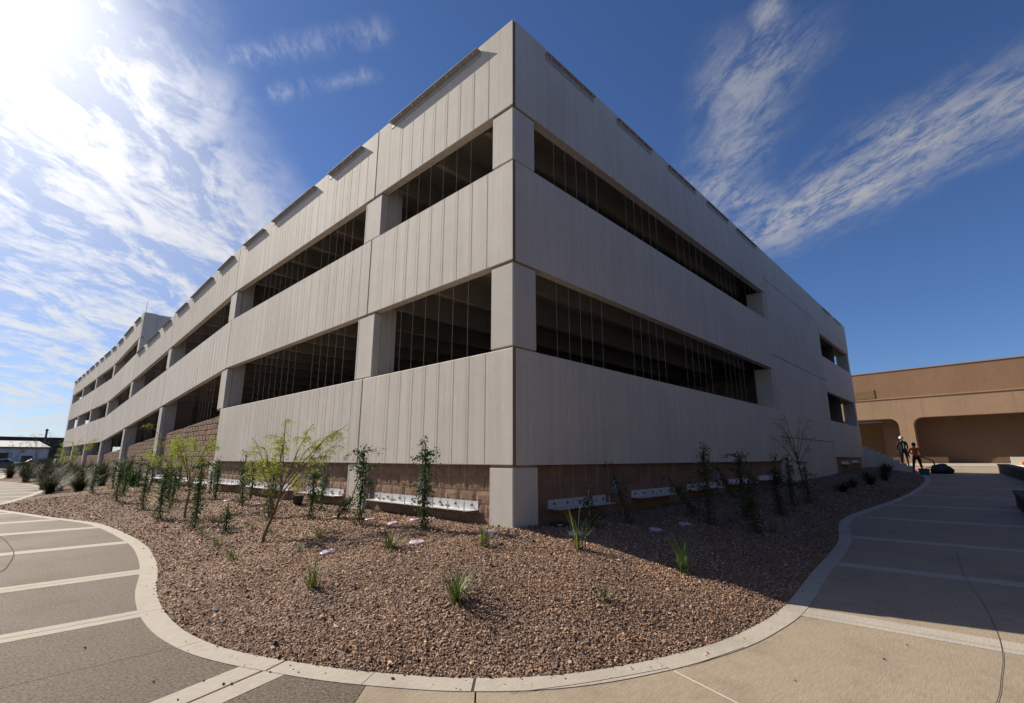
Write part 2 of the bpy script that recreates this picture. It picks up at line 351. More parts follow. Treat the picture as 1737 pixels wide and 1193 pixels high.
# west walk: dark aggregate slabs between pale bands
XW, XE = -14., -2.2
bands = [(1.215, 1.505), (3.47, 3.83), (6.64, 6.98), (9.62, 10.03), (12.2, 12.62)]
y = 15.1
while y < 72: bands.append((y, y + .4)); y += 2.9
lo = .034
rows = [(lo, bands[0][0])] + [(bands[i][1], bands[i + 1][0]) for i in range(len(bands) - 1)]
for a, b in rows:
    mid = -6.6
    slab('paving_slab', [(mid + .003, a + .003), (XE, a + .003), (XE, b - .003), (mid + .003, b - .003)], 'slab_dark', 0)
    slab('paving_slab', [(XW, a + .003), (mid - .003, a + .003), (mid - .003, b - .003), (XW, b - .003)], 'slab_dark', 0)
for i, (a, b) in enumerate(bands):
    m_ = (a + b) / 2
    if i < 2:
        slab('concrete_band', [(XW, a), (XE, a), (XE, m_ - .006), (XW, m_ - .006)], 'ribbon', .002); slab('concrete_band', [(XW, m_ + .006), (XE, m_ + .006), (XE, b), (XW, b)], 'ribbon', .002)
    else: slab('concrete_band', [(XW, a), (XE, a), (XE, b), (XW, b)], 'ribbon', .002)
# wedge slabs round the corner: rays from the kerb outwards
def rayp(p, d, t): l = math.hypot(*d); return (p[0] + d[0] / l * t, p[1] + d[1] / l * t)
def off(p, d, s): l = math.hypot(*d); return (p[0] - d[1] / l * s, p[1] + d[0] / l * s)
p0, d0 = (-3.55, -.92), (-.71, -.22); p1, d1 = (-3.2, -1.62), (-.32, -.30); p2, d2 = (-2.75, -2.24), (-.235, -.25); p3, d3 = (-1.55, -2.98), (-.26, -.745); p4, d4 = (.55, -3.0), (.11, -1.73)
def wedge(pa, da, oa, pb, db, ob, mat, far=(9, 9), name='paving_slab', dz=0., start=-.6):
    a0, b0 = off(rayp(pa, da, start), da, oa), off(rayp(pb, db, start), db, ob); a1, b1 = off(rayp(pa, da, far[0]), da, oa), off(rayp(pb, db, far[1]), db, ob)
    return slab(name, [a0, a1, b1, b0], mat, dz)
pz, dz_ = (-3.87, lo), (-1., 0.)
slab('paving_slab', [(-3.0, lo - .003), (-14, lo - .003), off(rayp(p0, d0, 11), d0, -.23), off(rayp(p0, d0, -.7), d0, -.23)], 'slab_dark', 0)
wedge(p0, d0, -.225, p0, d0, -.012, 'ribbon', name='concrete_band', dz=.002, far=(11, 11))
wedge(p0, d0, .012, p0, d0, .20, 'ribbon', name='concrete_band', dz=.002, far=(11, 11))
wedge(p0, d0, .205, p1, d1, -.003, 'slab_dark', far=(8, 6))
wedge(p1, d1, .003, p2, d2, -.006, 'slab_tan', far=(6, 6))
wedge(p2, d2, .006, p3, d3, -.008, 'slab_tan', far=(6, 6))
wedge(p3, d3, .008, p4, d4, -.12, 'slab_tan', far=(6, 6))
wedge(p4, d4, -.115, p4, d4, -.004, 'ribbon', name='concrete_band', dz=.002, far=(6, 6))
wedge(p4, d4, .004, p4, d4, .24, 'ribbon', name='concrete_band', dz=.002, far=(6, 6))
# pale sealant in the joint by the south-west corner
j = wedge(p3, d3, -.007, p3, d3, .007, 'joint_pale', name='joint_filler', dz=-.002, far=(6, 6), start=.12)
# east walk
bx = [3.36, 6.1, 9.3, 12.6, 16.2, 20.2, 25.0, 30.2, 36., 41.]
px_, first = None, True
prev = (rayp(p4, d4, 6), rayp(p4, d4, -2.5))
pa = off(prev[1], d4, .245); pb = off(prev[0], d4, .245)
for x in bx:
    slab('paving_slab', [pa, pb, (x + .45, -9.3), (x - .05, -.9)], 'slab_tan', 0)
    slab('concrete_band', [(x - .05, -.9), (x + .45, -9.3), (x + .73, -9.3), (x + .23, -.9)], 'ribbon', .002)
    pa, pb = (x + .235, -.9), (x + .735, -9.3)
slab('paving_slab', [pa, pb, (46.5, -9.3), (46.5, -.9)], 'slab_tan', 0)
# curved saw cuts
def sawcut(pts, w=.0032, z=.0055):
    P = catmull(pts, 8); v = []; f = []
    for i, p in enumerate(P):
        d = P[min(i + 1, len(P) - 1)] - P[max(i - 1, 0)]; d = d / np.linalg.norm(d); nrm = np.array([-d[1], d[0]])
        for s in (-w, w): q = p + nrm * s; v.append((q[0], q[1], hzf(q[0]) + z))
        if i: a = 2 * i; f.append((a - 2, a, a + 1, a - 1))
    return mk('saw_cut', v, f, 'joint', pav)
sawcut([(5.76, -4.55), (3.93, -4.67), (2.29, -4.86), (1.24, -4.95), (.48, -4.98), (-.15, -4.96), (-.66, -4.93), (-1.5, -4.8)], .0022)
sawcut([(-5.3, 10.2), (-5.01, 9.39), (-4.9, 7.78), (-4.88, 6.68), (-4.96, 5.63), (-5.05, 5.05), (-5.4, 4.2)], .008)
sawcut([(-2.74, -2.56), (-2.3, -2.82), (-1.9, -3.02), (-1.62, -3.15)], .0025, .0065)
sawcut([(-1.5, -3.24), (-1.2, -3.32), (-.8, -3.42)], .0025, .0065)
# kerb ribbon in segments
e = catmull(EDGE, 10); seg = np.r_[0, np.cumsum(np.linalg.norm(np.diff(e, axis=0), axis=1))]
tang = np.gradient(e, axis=0); tang /= np.linalg.norm(tang, axis=1)[:, None]; nor = np.stack([tang[:, 1], -tang[:, 0]], 1)   # points away from the bed
test = e[200] + nor[200] * .2
if np.hypot(*(test - np.array((0, 0)))) < np.hypot(*e[200]): nor = -nor
def at_s(s): return np.array([np.interp(s, seg, e[:, 0]), np.interp(s, seg, e[:, 1])]), np.array([np.interp(s, seg, nor[:, 0]), np.interp(s, seg, nor[:, 1])])
def near_s(p): return seg[np.argmin(np.linalg.norm(e - np.array(p), axis=1))]
cuts = sorted([near_s(p0), near_s(p1), near_s(p2), near_s(p3), near_s((.57, -3.33)), near_s((-3.9, 1.36)), near_s((-3.55, 3.65)), near_s((-3.87, .03))])
s = cuts[0]
while s > 3: s -= 0; break
allc = list(cuts); s = cuts[-1] + 1.9
while s < seg[-1] - 1: allc.append(s); s += 1.9
s = cuts[0] - 3.1
s = near_s((-3.55, 3.65)) - 2.9
while s > 1: allc.append(s); s -= 2.95
allc = [0.] + sorted(allc) + [seg[-1]]
for s in allc[1:-1]:
    c, nn = at_s(s); tt = np.array([-nn[1], nn[0]]) * .009; o_ = c + nn * .2
    mk('joint_filler', [(*q, hzf(q[0]) + .0032) for q in (c - tt, c + tt, o_ + tt, o_ - tt)], [(0, 1, 2, 3)], 'joint', pav)
for a, b in zip(allc[:-1], allc[1:]):
    gap = .010 if any(abs(a - near_s(q)) < .02 for q in (p0, p2)) else .003; gap2 = .010 if any(abs(b - near_s(q)) < .02 for q in (p0, p2)) else .003
    k = max(2, int((b - a) / .12)); v = []; f = []
    for i in range(k + 1):
        c, nn = at_s(a + gap + (b - a - gap - gap2) * i / k); o_ = c + nn * .205; z = hzf(c[0]) + KERB_Z
        v += [(c[0], c[1], z), (o_[0], o_[1], z), (o_[0], o_[1], z - .03), (c[0], c[1], z - .05)]
        if i:
            q = 4 * i
            f += [(q - 4, q - 3, q + 1, q), (q - 3, q - 2, q + 2, q + 1), (q - 1, q - 4, q, q + 3)]
    f += [(0, 3, 2, 1), (4 * k, 4 * k + 1, 4 * k + 2, 4 * k + 3)]
    mk('kerb_segment', v, f, 'ribbon', pav)

# gravel bed: a mound from the kerb up to the garage wall
ZWX = [(0, .54), (3.5, .51), (5.4, .58), (8.6, .65), (18.5, .76), (28, .97), (40, 1.1)]; ZWY = [(0, .54), (5, .52), (14, .46), (25, .42), (45, .3), (70, .25)]
NT = 40
ed = catmull(EDGE, 8); wl = np.stack([np.maximum(.14, ed[:, 0]), np.maximum(.14, ed[:, 1])], 1)
ze = hz(ed[:, 0]) + .004; zw = np.where(ed[:, 0] > .14, np.interp(ed[:, 0], *zip(*ZWX)), np.interp(ed[:, 1], *zip(*ZWY)))
GR = np.zeros((len(ed), NT + 1, 3))
def undul(x, y): return .018 * np.sin(2.1 * x + 1.3 * y) + .014 * np.sin(3.7 * y - 2.2 * x + 1) + .010 * np.sin(6.1 * x + .7) * np.cos(5.3 * y)
for jx in range(NT + 1):
    t = jx / NT; GR[:, jx, :2] = ed + (wl - ed) * t
    GR[:, jx, 2] = ze + (zw - ze) * (1 - (1 - t) ** 1.7) + undul(GR[:, jx, 0], GR[:, jx, 1]) * min(1, 5 * t) * min(1, 5 * (1 - t) + .2)
nv = GR.reshape(-1, 3); W_ = NT + 1
fc = [(i * W_ + k, (i + 1) * W_ + k, (i + 1) * W_ + k + 1, i * W_ + k + 1) for i in range(len(ed) - 1) for k in range(NT)]
bed = mk('gravel_bed', nv, fc, 'soil', None, True); tag(bed, 'mounded bed of red brown earth between walkway and garage', kind='structure')
BVH = BVHTree.FromPolygons([tuple(p) for p in nv], fc)
def gz(x, y):
    h = BVH.ray_cast(Vector((x, y, 6)), Vector((0, 0, -1))); return h[0].z if h[0] else (hzf(x) if x > 0 else 0.)
# stones
def stones():
    A = GR[:-1, :-1]; B = GR[1:, :-1]; Cc = GR[1:, 1:]; Dd = GR[:-1, 1:]
    area = (np.linalg.norm(np.cross(B - A, Cc - A), axis=2) + np.linalg.norm(np.cross(Cc - A, Dd - A), axis=2)) / 2
    cen = (A + B + Cc + Dd) / 4; cp = np.array(camo.location); dist = np.linalg.norm(cen - cp, axis=2)
    dens = np.where(dist < 5.5, 8200, np.where(dist < 7.5, 5400, np.where(dist < 10, 2600, np.where(dist < 14, 1200, np.where(dist < 24, 420, 30.)))))
    dens = dens * (.82 + .30 * np.sin(cen[..., 0] * 2.3 + cen[..., 1] * 1.1) * np.sin(cen[..., 1] * 2.9 - cen[..., 0]))
    cnt = rng.poisson(area * dens); idx = np.repeat(np.arange(cnt.size), cnt.ravel())
    u = rng.random(len(idx))[:, None]; w = rng.random(len(idx))[:, None]
    a, b, c, d = (q.reshape(-1, 3)[idx] for q in (A, B, Cc, Dd))
    P = a * (1 - u) * (1 - w) + b * u * (1 - w) + c * u * w + d * (1 - u) * w
    # a few stones spilled over the kerb
    m_ = 110; k_ = rng.integers(120, len(e) - 120, m_); sp = e[k_] + nor[k_] * np.abs(rng.normal(0, .10, m_))[:, None]; P = np.concatenate([P, np.stack([sp[:, 0], sp[:, 1], hz(sp[:, 0]) + KERB_Z - .001], 1)])
    dd = np.linalg.norm(P - cp, axis=1)
    n = len(P); size = rng.lognormal(math.log(.0068), .42, n) * np.clip(dd / 6., 1, 3.); size = np.clip(size, .003, .028)
    # jittered octahedra with two extra corners: angular crushed stone
    base = np.array([(1, 0, -.3), (-1, 0, -.3), (0, 1, -.3), (0, -1, -.3), (0, 0, 1)], float)
    tri = np.array([(0, 2, 4), (2, 1, 4), (1, 3, 4), (3, 0, 4)])
    Vv = base[None] * rng.uniform(.65, 1.25, (n, 5, 1)) + rng.normal(0, .22, (n, 5, 3))
    Vv *= np.stack([np.ones(n), rng.uniform(.7, 1., n), rng.uniform(.5, .8, n)], 1)[:, None, :]
    q = rng.normal(0, 1, (n, 4)); q[:, 1:3] *= .22; q /= np.linalg.norm(q, axis=1)[:, None]; w0, x0, y0, z0 = q.T
    Rm = np.stack([1 - 2 * (y0**2 + z0**2), 2 * (x0*y0 - z0*w0), 2 * (x0*z0 + y0*w0), 2 * (x0*y0 + z0*w0), 1 - 2 * (x0**2 + z0**2), 2 * (y0*z0 - x0*w0), 2 * (x0*z0 - y0*w0), 2 * (y0*z0 + x0*w0), 1 - 2 * (x0**2 + y0**2)], 1).reshape(n, 3, 3)
    Vv = np.einsum('nij,nkj->nki', Rm, Vv) * size[:, None, None] + P[:, None, :]
    Vv[:, :, 2] += (size * rng.uniform(.0, .8, n))[:, None]
    me = bpy.data.meshes.new('gravel'); me.vertices.add(n * 5); me.vertices.foreach_set('co', Vv.ravel())
    F = (tri[None] + (np.arange(n) * 5)[:, None, None]).reshape(-1)
    me.loops.add(len(F)); me.loops.foreach_set('vertex_index', F.astype(np.int32)); k = len(F) // 3
    me.polygons.add(k); me.polygons.foreach_set('loop_start', np.arange(0, k * 3, 3, dtype=np.int32)); me.polygons.foreach_set('loop_total', np.full(k, 3, np.int32))
    me.update(calc_edges=True); me.validate()
    o = link('gravel', me, 'stone'); tag(o, 'loose red brown crushed gravel covering the planting bed', 'gravel', kind='stuff')
    print('stones', n)
stones()

# ------------------------------------------------------------------ parking garage
gar = empty('parking_garage'); tag(gar, 'pale precast concrete parking garage with open decks and sloping ramp side', 'parking garage')
YJ = [0., 4.57, 14.40, 23.85, 33.0, 41.6, 50.7, 59.8, 69.5]
def tT(y): return 9.47 + (7.44 - 9.47) * min(1, max(0, (y - 14.4) / (41.5 - 14.4)))
def tM(y): return tT(y) - 2.91
def tU(y): return tT(y) + 2.66
def cmuT(y): return 3.1 + (1.75 - 3.1) * min(1, max(0, (y - 14.4) / (41.5 - 14.4)))
TH = .18; G = .015
def lpanel(a, b, fn, h, name='spandrel_panel'):
    o = box(name, 0, TH, a + G, b - G, (fn(a) - h, fn(b) - h), (fn(a), fn(b)), 'panel', gar, .012); return o
def lcorner(z0, z1):   # mitred at the near corner
    MB().prism([(0, 0), (TH, TH), (TH, YJ[1] - G), (0, YJ[1] - G)][::-1], z0, z1).build('spandrel_panel', 'panel', gar).modifiers.new('bevel', 'BEVEL').width = .012
lcorner(7.66, 9.47); lcorner(4.73, 6.56); lcorner(1.44, 3.25)
for i in range(1, len(YJ) - 1):
    a, b = YJ[i], YJ[i + 1]
    lpanel(a, b, tT, 1.81); lpanel(a, b, tM, 1.83)
    if i == 1: lpanel(a, b, lambda y: 3.25, 1.81)
    if i >= 4: lpanel(a, b, tU, 1.65)
# joint backing, recessed brown sealant
for y in YJ[1:-1]:
    box('joint_sealant', .05, .17, y - .02, y + .02, tM(y) - 1.82, tM(y) - .01, 'joint', gar)
    box('joint_sealant', .05, .17, y - .02, y + .02, tT(y) - 1.80, tT(y) - .01, 'joint', gar)
    if y < 5: box('joint_sealant', .05, .17, y - .02, y + .02, 1.46, 3.24, 'joint', gar)
    if y > 33.1: box('joint_sealant', .05, .17, y - .02, y + .02, tU(y) - 1.64, tU(y) - .01, 'sealant', gar)
# columns on the sunlit face
def column(y0, y1, x0, x1):
    ym = (y0 + y1) / 2; top = (tU(ym) if ym > 32.9 else tT(ym)) - .05
    box('column', .2, .60, y0 + .03, y1 - .03, -.1, top, 'column', gar)
    segs = [(tM(ym), tT(ym) - 1.81)]
    if ym < 14: segs += [(3.25, tM(ym) - 1.83), (-.1, 1.44)]
    elif ym < 15: segs += [(3.25, tM(ym) - 1.83), (-.1, 1.44)]
    else: segs += [(-.1, tM(ym) - 1.83)]
    if ym > 32.9: segs += [(tT(ym), tU(ym) - 1.65)]
    for a, b in segs:
        slope = .075 * (y1 - y0) if 14.6 < ym < 41 else 0
        box('column_face', .02, .2, y0, y1, a + .025 + slope * .5 if a > 0 else a, b - .022 - slope * .4, 'column', gar, .012)
        if a > 0: box('joint_sealant', .035, .19, y0 + .015, y1 - .015, a - .02 - slope, a + .03, 'sealant', gar)
        box('joint_sealant', .035, .19, y0 + .015, y1 - .015, b - .03 - slope, b + .02, 'sealant', gar)
for y in YJ[1:-1]:
    if y < 5: column(4.27, 4.98, 0, 0)
    elif y < 15: column(14.22, 14.88, 0, 0)
    else: column(y - .3, y + .3, 0, 0)
column(68.95, 69.45, 0, 0)
# corner column
box('column', .2, .56, .2, .5, 0, 9.3, 'column', gar)
for a, b in [(6.56, 7.66), (3.25, 4.73), (.0, 1.44)]:
    box('column_face', .015, .59, .015, .53, a + (.035 if a > 0 else 0), b - .035, 'column', gar, .014)
    box('joint_sealant', .03, .57, .03, .51, b - .045, b + .03, 'sealant', gar)
    if a > 0: box('joint_sealant', .03, .57, .03, .51, a - .03, a + .045, 'sealant', gar)
for a, b in [(7.66, 9.46), (4.73, 6.55), (1.44, 3.24)]:
    MB().prism([(.018, .014), (.075, .014), (.15, .13), (.15, .16)], a + .01, b - .004).build('joint_sealant', 'sealant', gar)
# shaded south face
def rpanel(x0, x1, z0, z1): return box('spandrel_panel', x0, x1, 0, TH, z0, z1, 'panel', gar, .012)
XA, XB, XC = 13.88, 22.3, 29.75
def rcorner(z0, z1): MB().prism([(.06, 0), (XA - G, 0), (XA - G, TH), (.24, TH)], z0, z1).build('spandrel_panel', 'panel', gar)
rcorner(7.66, 9.47); rcorner(4.73, 6.56); rcorner(1.44, 3.25)
for a, b in [(8.255, 9.47), (5.275, 8.235), (2.29, 5.255), (.2, 2.27)]: rpanel(XA + G, XB - G, a, b)
for a, b in [(7.68, 9.47), (4.73, 6.52), (1.58, 3.32)]: rpanel(XB + G, XC, a, b)
box('wall_backing', XA - .1, XB + .1, .14, TH + .12, .1, 9.4, 'sealant', gar)
for a, b in [(6.58, 7.65), (3.27, 4.72)]:
    box('column', 13.62, XA - G, .02, .6, a, b, 'column', gar, .01); box('column', 29.35, XC - .02, .02, .6, a - .03, b, 'column', gar, .01); box('column', XB - .06, XB + .12, .03, .6, a - .03, b, 'column', gar, .01)
box('column_face', 29.2, XC - .02, .03, .4, .2, 1.56, 'column', gar)
box('column_face', 13.7, XA - G, .03, .4, .1, 1.42, 'column', gar)
# end wall and interior
for a, b in [(7.68, 9.47), (4.73, 6.52), (1.58, 3.32)]: box('end_panel', XC - .18, XC - .002, TH + .004, 14, a, b, 'panel', gar)
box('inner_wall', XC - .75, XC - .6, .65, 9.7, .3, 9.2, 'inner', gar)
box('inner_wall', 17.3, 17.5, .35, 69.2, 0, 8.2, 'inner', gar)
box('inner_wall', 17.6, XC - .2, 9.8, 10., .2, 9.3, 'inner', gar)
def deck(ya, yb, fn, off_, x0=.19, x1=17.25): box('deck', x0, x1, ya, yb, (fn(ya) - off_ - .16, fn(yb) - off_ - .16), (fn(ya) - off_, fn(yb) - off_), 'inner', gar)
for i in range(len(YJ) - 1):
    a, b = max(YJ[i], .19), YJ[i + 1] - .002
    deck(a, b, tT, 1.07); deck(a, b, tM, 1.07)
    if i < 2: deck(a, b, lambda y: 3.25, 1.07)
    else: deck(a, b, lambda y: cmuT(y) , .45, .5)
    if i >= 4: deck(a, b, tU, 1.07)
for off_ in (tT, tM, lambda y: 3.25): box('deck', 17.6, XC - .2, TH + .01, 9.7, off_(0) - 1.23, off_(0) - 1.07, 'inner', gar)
rib = None
for fn, ya, yb in [(tT, 1.0, 69), (tM, 1.0, 69), (tU, 34, 69)]:
    y = ya
    while y < yb:
        z = fn(y) - 1.07 - .162
        if rib is None:
            rib = MB().poly([(0, -.09, 0), (0, .09, 0), (0, .06, -.5), (0, -.06, -.5)]); q = rib
            q.v = [(x_, y_, z_) for x_ in (.0, 16.9) for (y_, z_) in ((-.09, 0), (.09, 0), (.06, -.5), (-.06, -.5))]; q.f = [(0, 1, 2, 3), (7, 6, 5, 4), (0, 4, 5, 1), (1, 5, 6, 2), (2, 6, 7, 3), (3, 7, 4, 0)]
            o = q.build('deck_rib', 'inner', gar); rib = o.data
        else: o = link('deck_rib', rib, None, gar)
        o.location = (.3, y, z); y += 1.52
# upper level end wall and lightning rod
box('end_panel', .012, .72, 32.72, 32.98, tT(33) - 1.2, tU(33) + .0, 'panel', gar, .01)
box('end_panel', .74, 17, 32.80, 32.98, tT(33) - 1.2, tU(33) - .02, 'panel', gar, .01)
MB().tube([(.1, 32.9, tU(33) - .05), (.1, 32.9, tU(33) + .75)], .012, 5).build('lightning_rod', 'rail', gar)
# back half of the garage behind the ramp (mass seen above the ramp bays)
# masonry base: split face blocks
def block_mesh(seed, w=.39, h=.19, d=.16, rough=.018):
    r = np.random.default_rng(seed); nx, nz = 6, 3; v = []; f = []
    for kz in range(nz + 1):
        for kx in range(nx + 1):
            edge = kx in (0, nx) or kz in (0, nz)
            v.append((-(0 if edge else float(r.uniform(.25, 1.) * rough)), w * kx / nx, h * kz / nz))
    for kz in range(nz):
        for kx in range(nx): a = kz * (nx + 1) + kx; f.append((a, a + nx + 1, a + nx + 2, a + 1) if True else 0)
    n = len(v); v += [(d, 0, 0), (d, w, 0), (d, w, h), (d, 0, h)]
    W = nx + 1; bot = list(range(W)); top = [nz * W + k for k in range(W)]
    f += [tuple(bot) + (n + 1, n)]; f += [tuple(top[::-1]) + (n + 3, n + 2)]
    f += [tuple(k * W for k in range(nz + 1))[::1] + (n + 3, n)]; f += [tuple(k * W + nx for k in range(nz + 1))[::-1] + (n + 1, n + 2)]
    me = bpy.data.meshes.new('block'); me.from_pydata(v, [], f); me.update(); me.materials.append(M['block']); return me
BLK = [block_mesh(100 + k) for k in range(8)]; BLKS = [block_mesh(200 + k, rough=.004) for k in range(4)]
CF = .115                                              # face of the block wall behind the panel face
def block_run(y0, y1, z0, z1, south=False, meshes=BLK):
    L_ = y1 - y0; z = z0; r = 0
    while z < z1 - .03:
        h = min(.19, z1 - z - .01); y = y0 - (.2 if r % 2 else 0)
        while y < y1 - .01:
            a = max(y, y0); b = min(y + .39, y1)
            if b - a > .03:
                o = link('block', random.choice(meshes), None, gar)
                o.scale = (1, (b - a) / .39, h / .19)
                if south: o.rotation_euler = (0, 0, R(90)); o.scale = (1, (b - a) / .39, h / .19); o.location = (b, CF, z)
                else: o.location = (CF, a, z)
            y += .4
        z += .2; r += 1
box('mortar_backing', CF + .012, CF + .10, .53, 14.22, .1, 1.43, 'mortar', gar)
box('mortar_backing', .59, 13.7, CF + .012, CF + .10, .2, 1.43, 'mortar', gar)
block_run(.54, 4.26, .44, 1.43); block_run(4.99, 14.21, .44, 1.43)
for kx in range(1): pass
def south_blocks():
    # a rotated block's local +y runs towards -x, so the face looks south
    z = .44; r = 0
    while z < 1.40:
        x = .6 - (.2 if r % 2 else 0)
        while x < 13.68:
            a, b = max(x, .6), min(x + .39, 13.69)
            if b - a > .03:
                o = link('block', random.choice(BLKS), None, gar); o.rotation_euler = (0, 0, R(90)); o.scale = (1, (b - a) / .39, min(1., (1.43 - z) / .19)); o.location = (b, CF, z)
            x += .4
        z += .2; r += 1
south_blocks()
box('block_wall', XB + .05, 29.2, .12, .3, .3, 1.56, 'block', gar)
# ramp retaining wall: the same masonry, stepped back under the ramp openings, joined
def ramp_blocks():
    mb = MB(); r = np.random.default_rng(5)
    z = .2; row = 0
    while z < 3.1:
        y = 14.9 - (.2 if row % 2 else 0)
        while y < 69:
            h = min(.19, cmuT(y + .2) - z)
            if h > .02:
                d = float(r.uniform(0, .012)); x0, x1, y0, y1, z0, z1 = CF + .1 - d, CF + .26, y, y + .388, z, z + h; n = len(mb.v)
                mb.v += [(x1, y0, z0), (x1, y1, z0), (x1, y1, z1), (x1, y0, z1), (x0 + .01, y0, z0), (x0 + .01, y1, z0), (x0 + .01, y1, z1), (x0 + .01, y0, z1)]
                ins = .03; mb.v += [(x0 - float(r.uniform(.0, .012)), yy, zz) for yy, zz in ((y0 + ins, z0 + ins * .8), (y1 - ins, z0 + ins * .8), (y1 - ins, z1 - ins * .6), (y0 + ins, z1 - ins * .6))]
                mb.f += [tuple(n + q for q in t) for t in [(3, 2, 6, 7), (4, 5, 9, 8), (5, 6, 10, 9), (6, 7, 11, 10), (7, 4, 8, 11), (8, 9, 10, 11), (0, 3, 7, 4), (1, 5, 6, 2)]]
            y += .4
        z += .2; row += 1
    o = mb.build('retaining_blocks', 'block', gar); tag(o, kind='stuff')
    for i in range(2, len(YJ) - 1): box('mortar_backing', CF + .125, CF + .3, YJ[i], YJ[i + 1], 0, (cmuT(YJ[i]) - .03, cmuT(YJ[i + 1]) - .03), 'mortar', gar)
ramp_blocks()
# small wall boxes
for nm, y, z in (('wall vent', 2.33, .98), ('b', 6.2, .98), ('c', 8.9, .98), ('d', 11.3, .98)):
    MB().box(CF - .06, CF + .02, y - .1, y + .1, z - .14, z + .14).build('vent_cover', 'grey_box', gar)
for x, z in ((2.95, 1.02), (8.0, 1.05)): MB().box(x - .13, x + .13, CF - .06, CF + .02, z - .13, z + .13).build('vent_cover', 'grey_box', gar)

# ------------------------------------------------------------------ cable trellises
P_ = .088 
def trellis(face, a, b, n, ztop_fn, zbot, label, grp, detailed=True):
    """a..b along the wall; the leg of the top and bottom angles sticks out of the wall"""
    P_ = .088 if face == 'w' else .055
    def T(u, p, z): return (-p, u, z) if face == 'w' else (u, -p, z)
    root = empty('cable_trellis', T(a, 0, zbot)); tag(root, label, 'trellis', grp)
    inv = Vector(root.location)
    def part(name, mb, mat, par=root):
        mb.v = [tuple(Vector(v) - inv) if par is root else tuple(Vector(v) - inv) for v in mb.v]; return mb.build(name, mat, par)
    def bx(mb, u0, u1, p0, p1, z0, z1, sh=0.):
        pts = []
        for z in (0, 1):
            for (u, p) in ((u0, p0), (u1, p0), (u1, p1), (u0, p1)):
                zz = (z0, z1)[z] + (sh if u == u1 else 0); pts.append(T(u, p, zz))
        n0 = len(mb.v); mb.v += pts; fs = BOXF if face == 's' else [t[::-1] for t in BOXF]
        mb.f += [tuple(i + n0 for i in t[::-1]) for t in fs]
    lo_ = .09 if face == 'w' else 0.; za, zb_ = ztop_fn(a) - lo_, ztop_fn(b) - lo_; sh = zb_ - za
    mb = MB(); bx(mb, a - .12, b + .12, .001, .010, za - .17, za - .045, sh); bx(mb, a - .12, b + .12, .0, .115 if face == 'w' else .07, za - .045, za - .037, sh); part('top_bracket', mb, 'bracket_top')
    mb = MB(); bw = -CF if True else 0
    bx(mb, a - .12, b + .12, -CF + .001, -CF + .012, zbot, zbot + .13); bx(mb, a - .12, b + .12, -CF + .0, .115, zbot - .010, zbot); bot = part('bottom_bracket', mb, 'galv')
    for i in range(n):
        u = a + (b - a) * i / (n - 1); zt = za + sh * i / (n - 1) - .045
        sag = .006 * math.sin(i * 2.1 + a)
        mb = MB().tube([T(u, P_, zt - .02), T(u + sag * .6, P_, zt * .5 + zbot * .5), T(u, P_, zbot)], .0026 if face == 'w' else .002, 4, False); c = part('cable', mb, 'steel')
        if detailed:
            mb = MB().tube([T(u, P_, zt + .0), T(u, P_, zt - .06)], .011, 6); part('end_fitting', mb, 'steel', c)
            mb = MB().tube([T(u, P_, zbot - .03), T(u, P_, zbot + .12)], .010, 6); part('end_fitting', mb, 'steel', c)
            mb = MB().tube([T(u + .02, -CF + .01, zbot + .065), T(u + .02, -CF + .04, zbot + .065)], .018, 6); part('bolt', mb, 'bolt', bot)
    return root
k = 0
GW = 'wire trellises on the sunlit garage face'; GS = 'wire trellises on the shaded garage face'
trellis('w', .99, 3.86, 8, tT, .74, 'eight cable wire trellis nearest the corner on the sunlit garage face', GW)
k = 1
for i in range(1, 8):
    Y = YJ[i]; w = YJ[i + 1] - Y; s_ = w / 9.83
    for (o0, o1, n) in ((.80, 2.42, 5), (3.49, 6.46, 8), (7.45, 9.2, 5)):
        fn = tT if i < 4 else tU
        trellis('w', Y + o0 * s_, Y + o1 * s_, n, fn, .74 if i < 2 else .66, '%s wire trellis from the corner along the sunlit garage face' % ORD[k], GW, i < 3); k += 1
for k, (a, b) in enumerate([(1.05, 2.48), (3.66, 5.1), (6.25, 7.8), (8.86, 10.4), (11.4, 13.2)]):
    trellis('s', a, b, 5, lambda y: 9.385, .74 + .012 * a, '%s wire trellis from the corner along the shaded garage face' % ORD[k], GS, k < 3)
trellis('s', 24., 25.6, 5, lambda y: 9.385, 1.25, 'wire trellis over the shaded last bay beside the concrete stair', GS, False)
trellis('s', 26.8, 28.4, 5, lambda y: 9.385, 1.3, 'farthest wire trellis at the end of the shaded garage face', GS, False)

# ------------------------------------------------------------------ east end: stair, rail, brown building, walls
# stair rising north behind the garage end, its cheek wall facing the walk
sx0, sx1 = 31.3, 33.6; nst = 12; yb, yt = -2.0, 1.5; zb0 = hzf(31.5)
str_ = empty('concrete_stair', (sx0, yb, zb0)); tag(str_, 'grey concrete stair with stepped side wall at the garage end', 'stair')
rise, run = .165, (yt - yb) / nst
for i in range(nst):
    o = box('step', .16, sx1 - sx0, i * run, yt - yb + .6, i * rise, (i + 1) * rise - .004, 'column', str_, .008)
cheek = MB()
for i in range(nst):
    cheek.box(0, .15, i * run - .05, (i + 1) * run - .055, -.3, (i + 1) * rise + .22)
cheek.box(0, .15, yt - yb - .05, yt - yb + 5, -.3, nst * rise + .24)
cheek.build('cheek_wall', 'column', str_)
box('landing', .16, sx1 - sx0, yt - yb + .61, yt - yb + 5, 0, nst * rise - .01, 'column', str_)
hr = empty('handrail', (31.95, -3.0, hzf(32))); tag(hr, 'bent dark pipe handrail beside the orange shirted person', 'handrail')
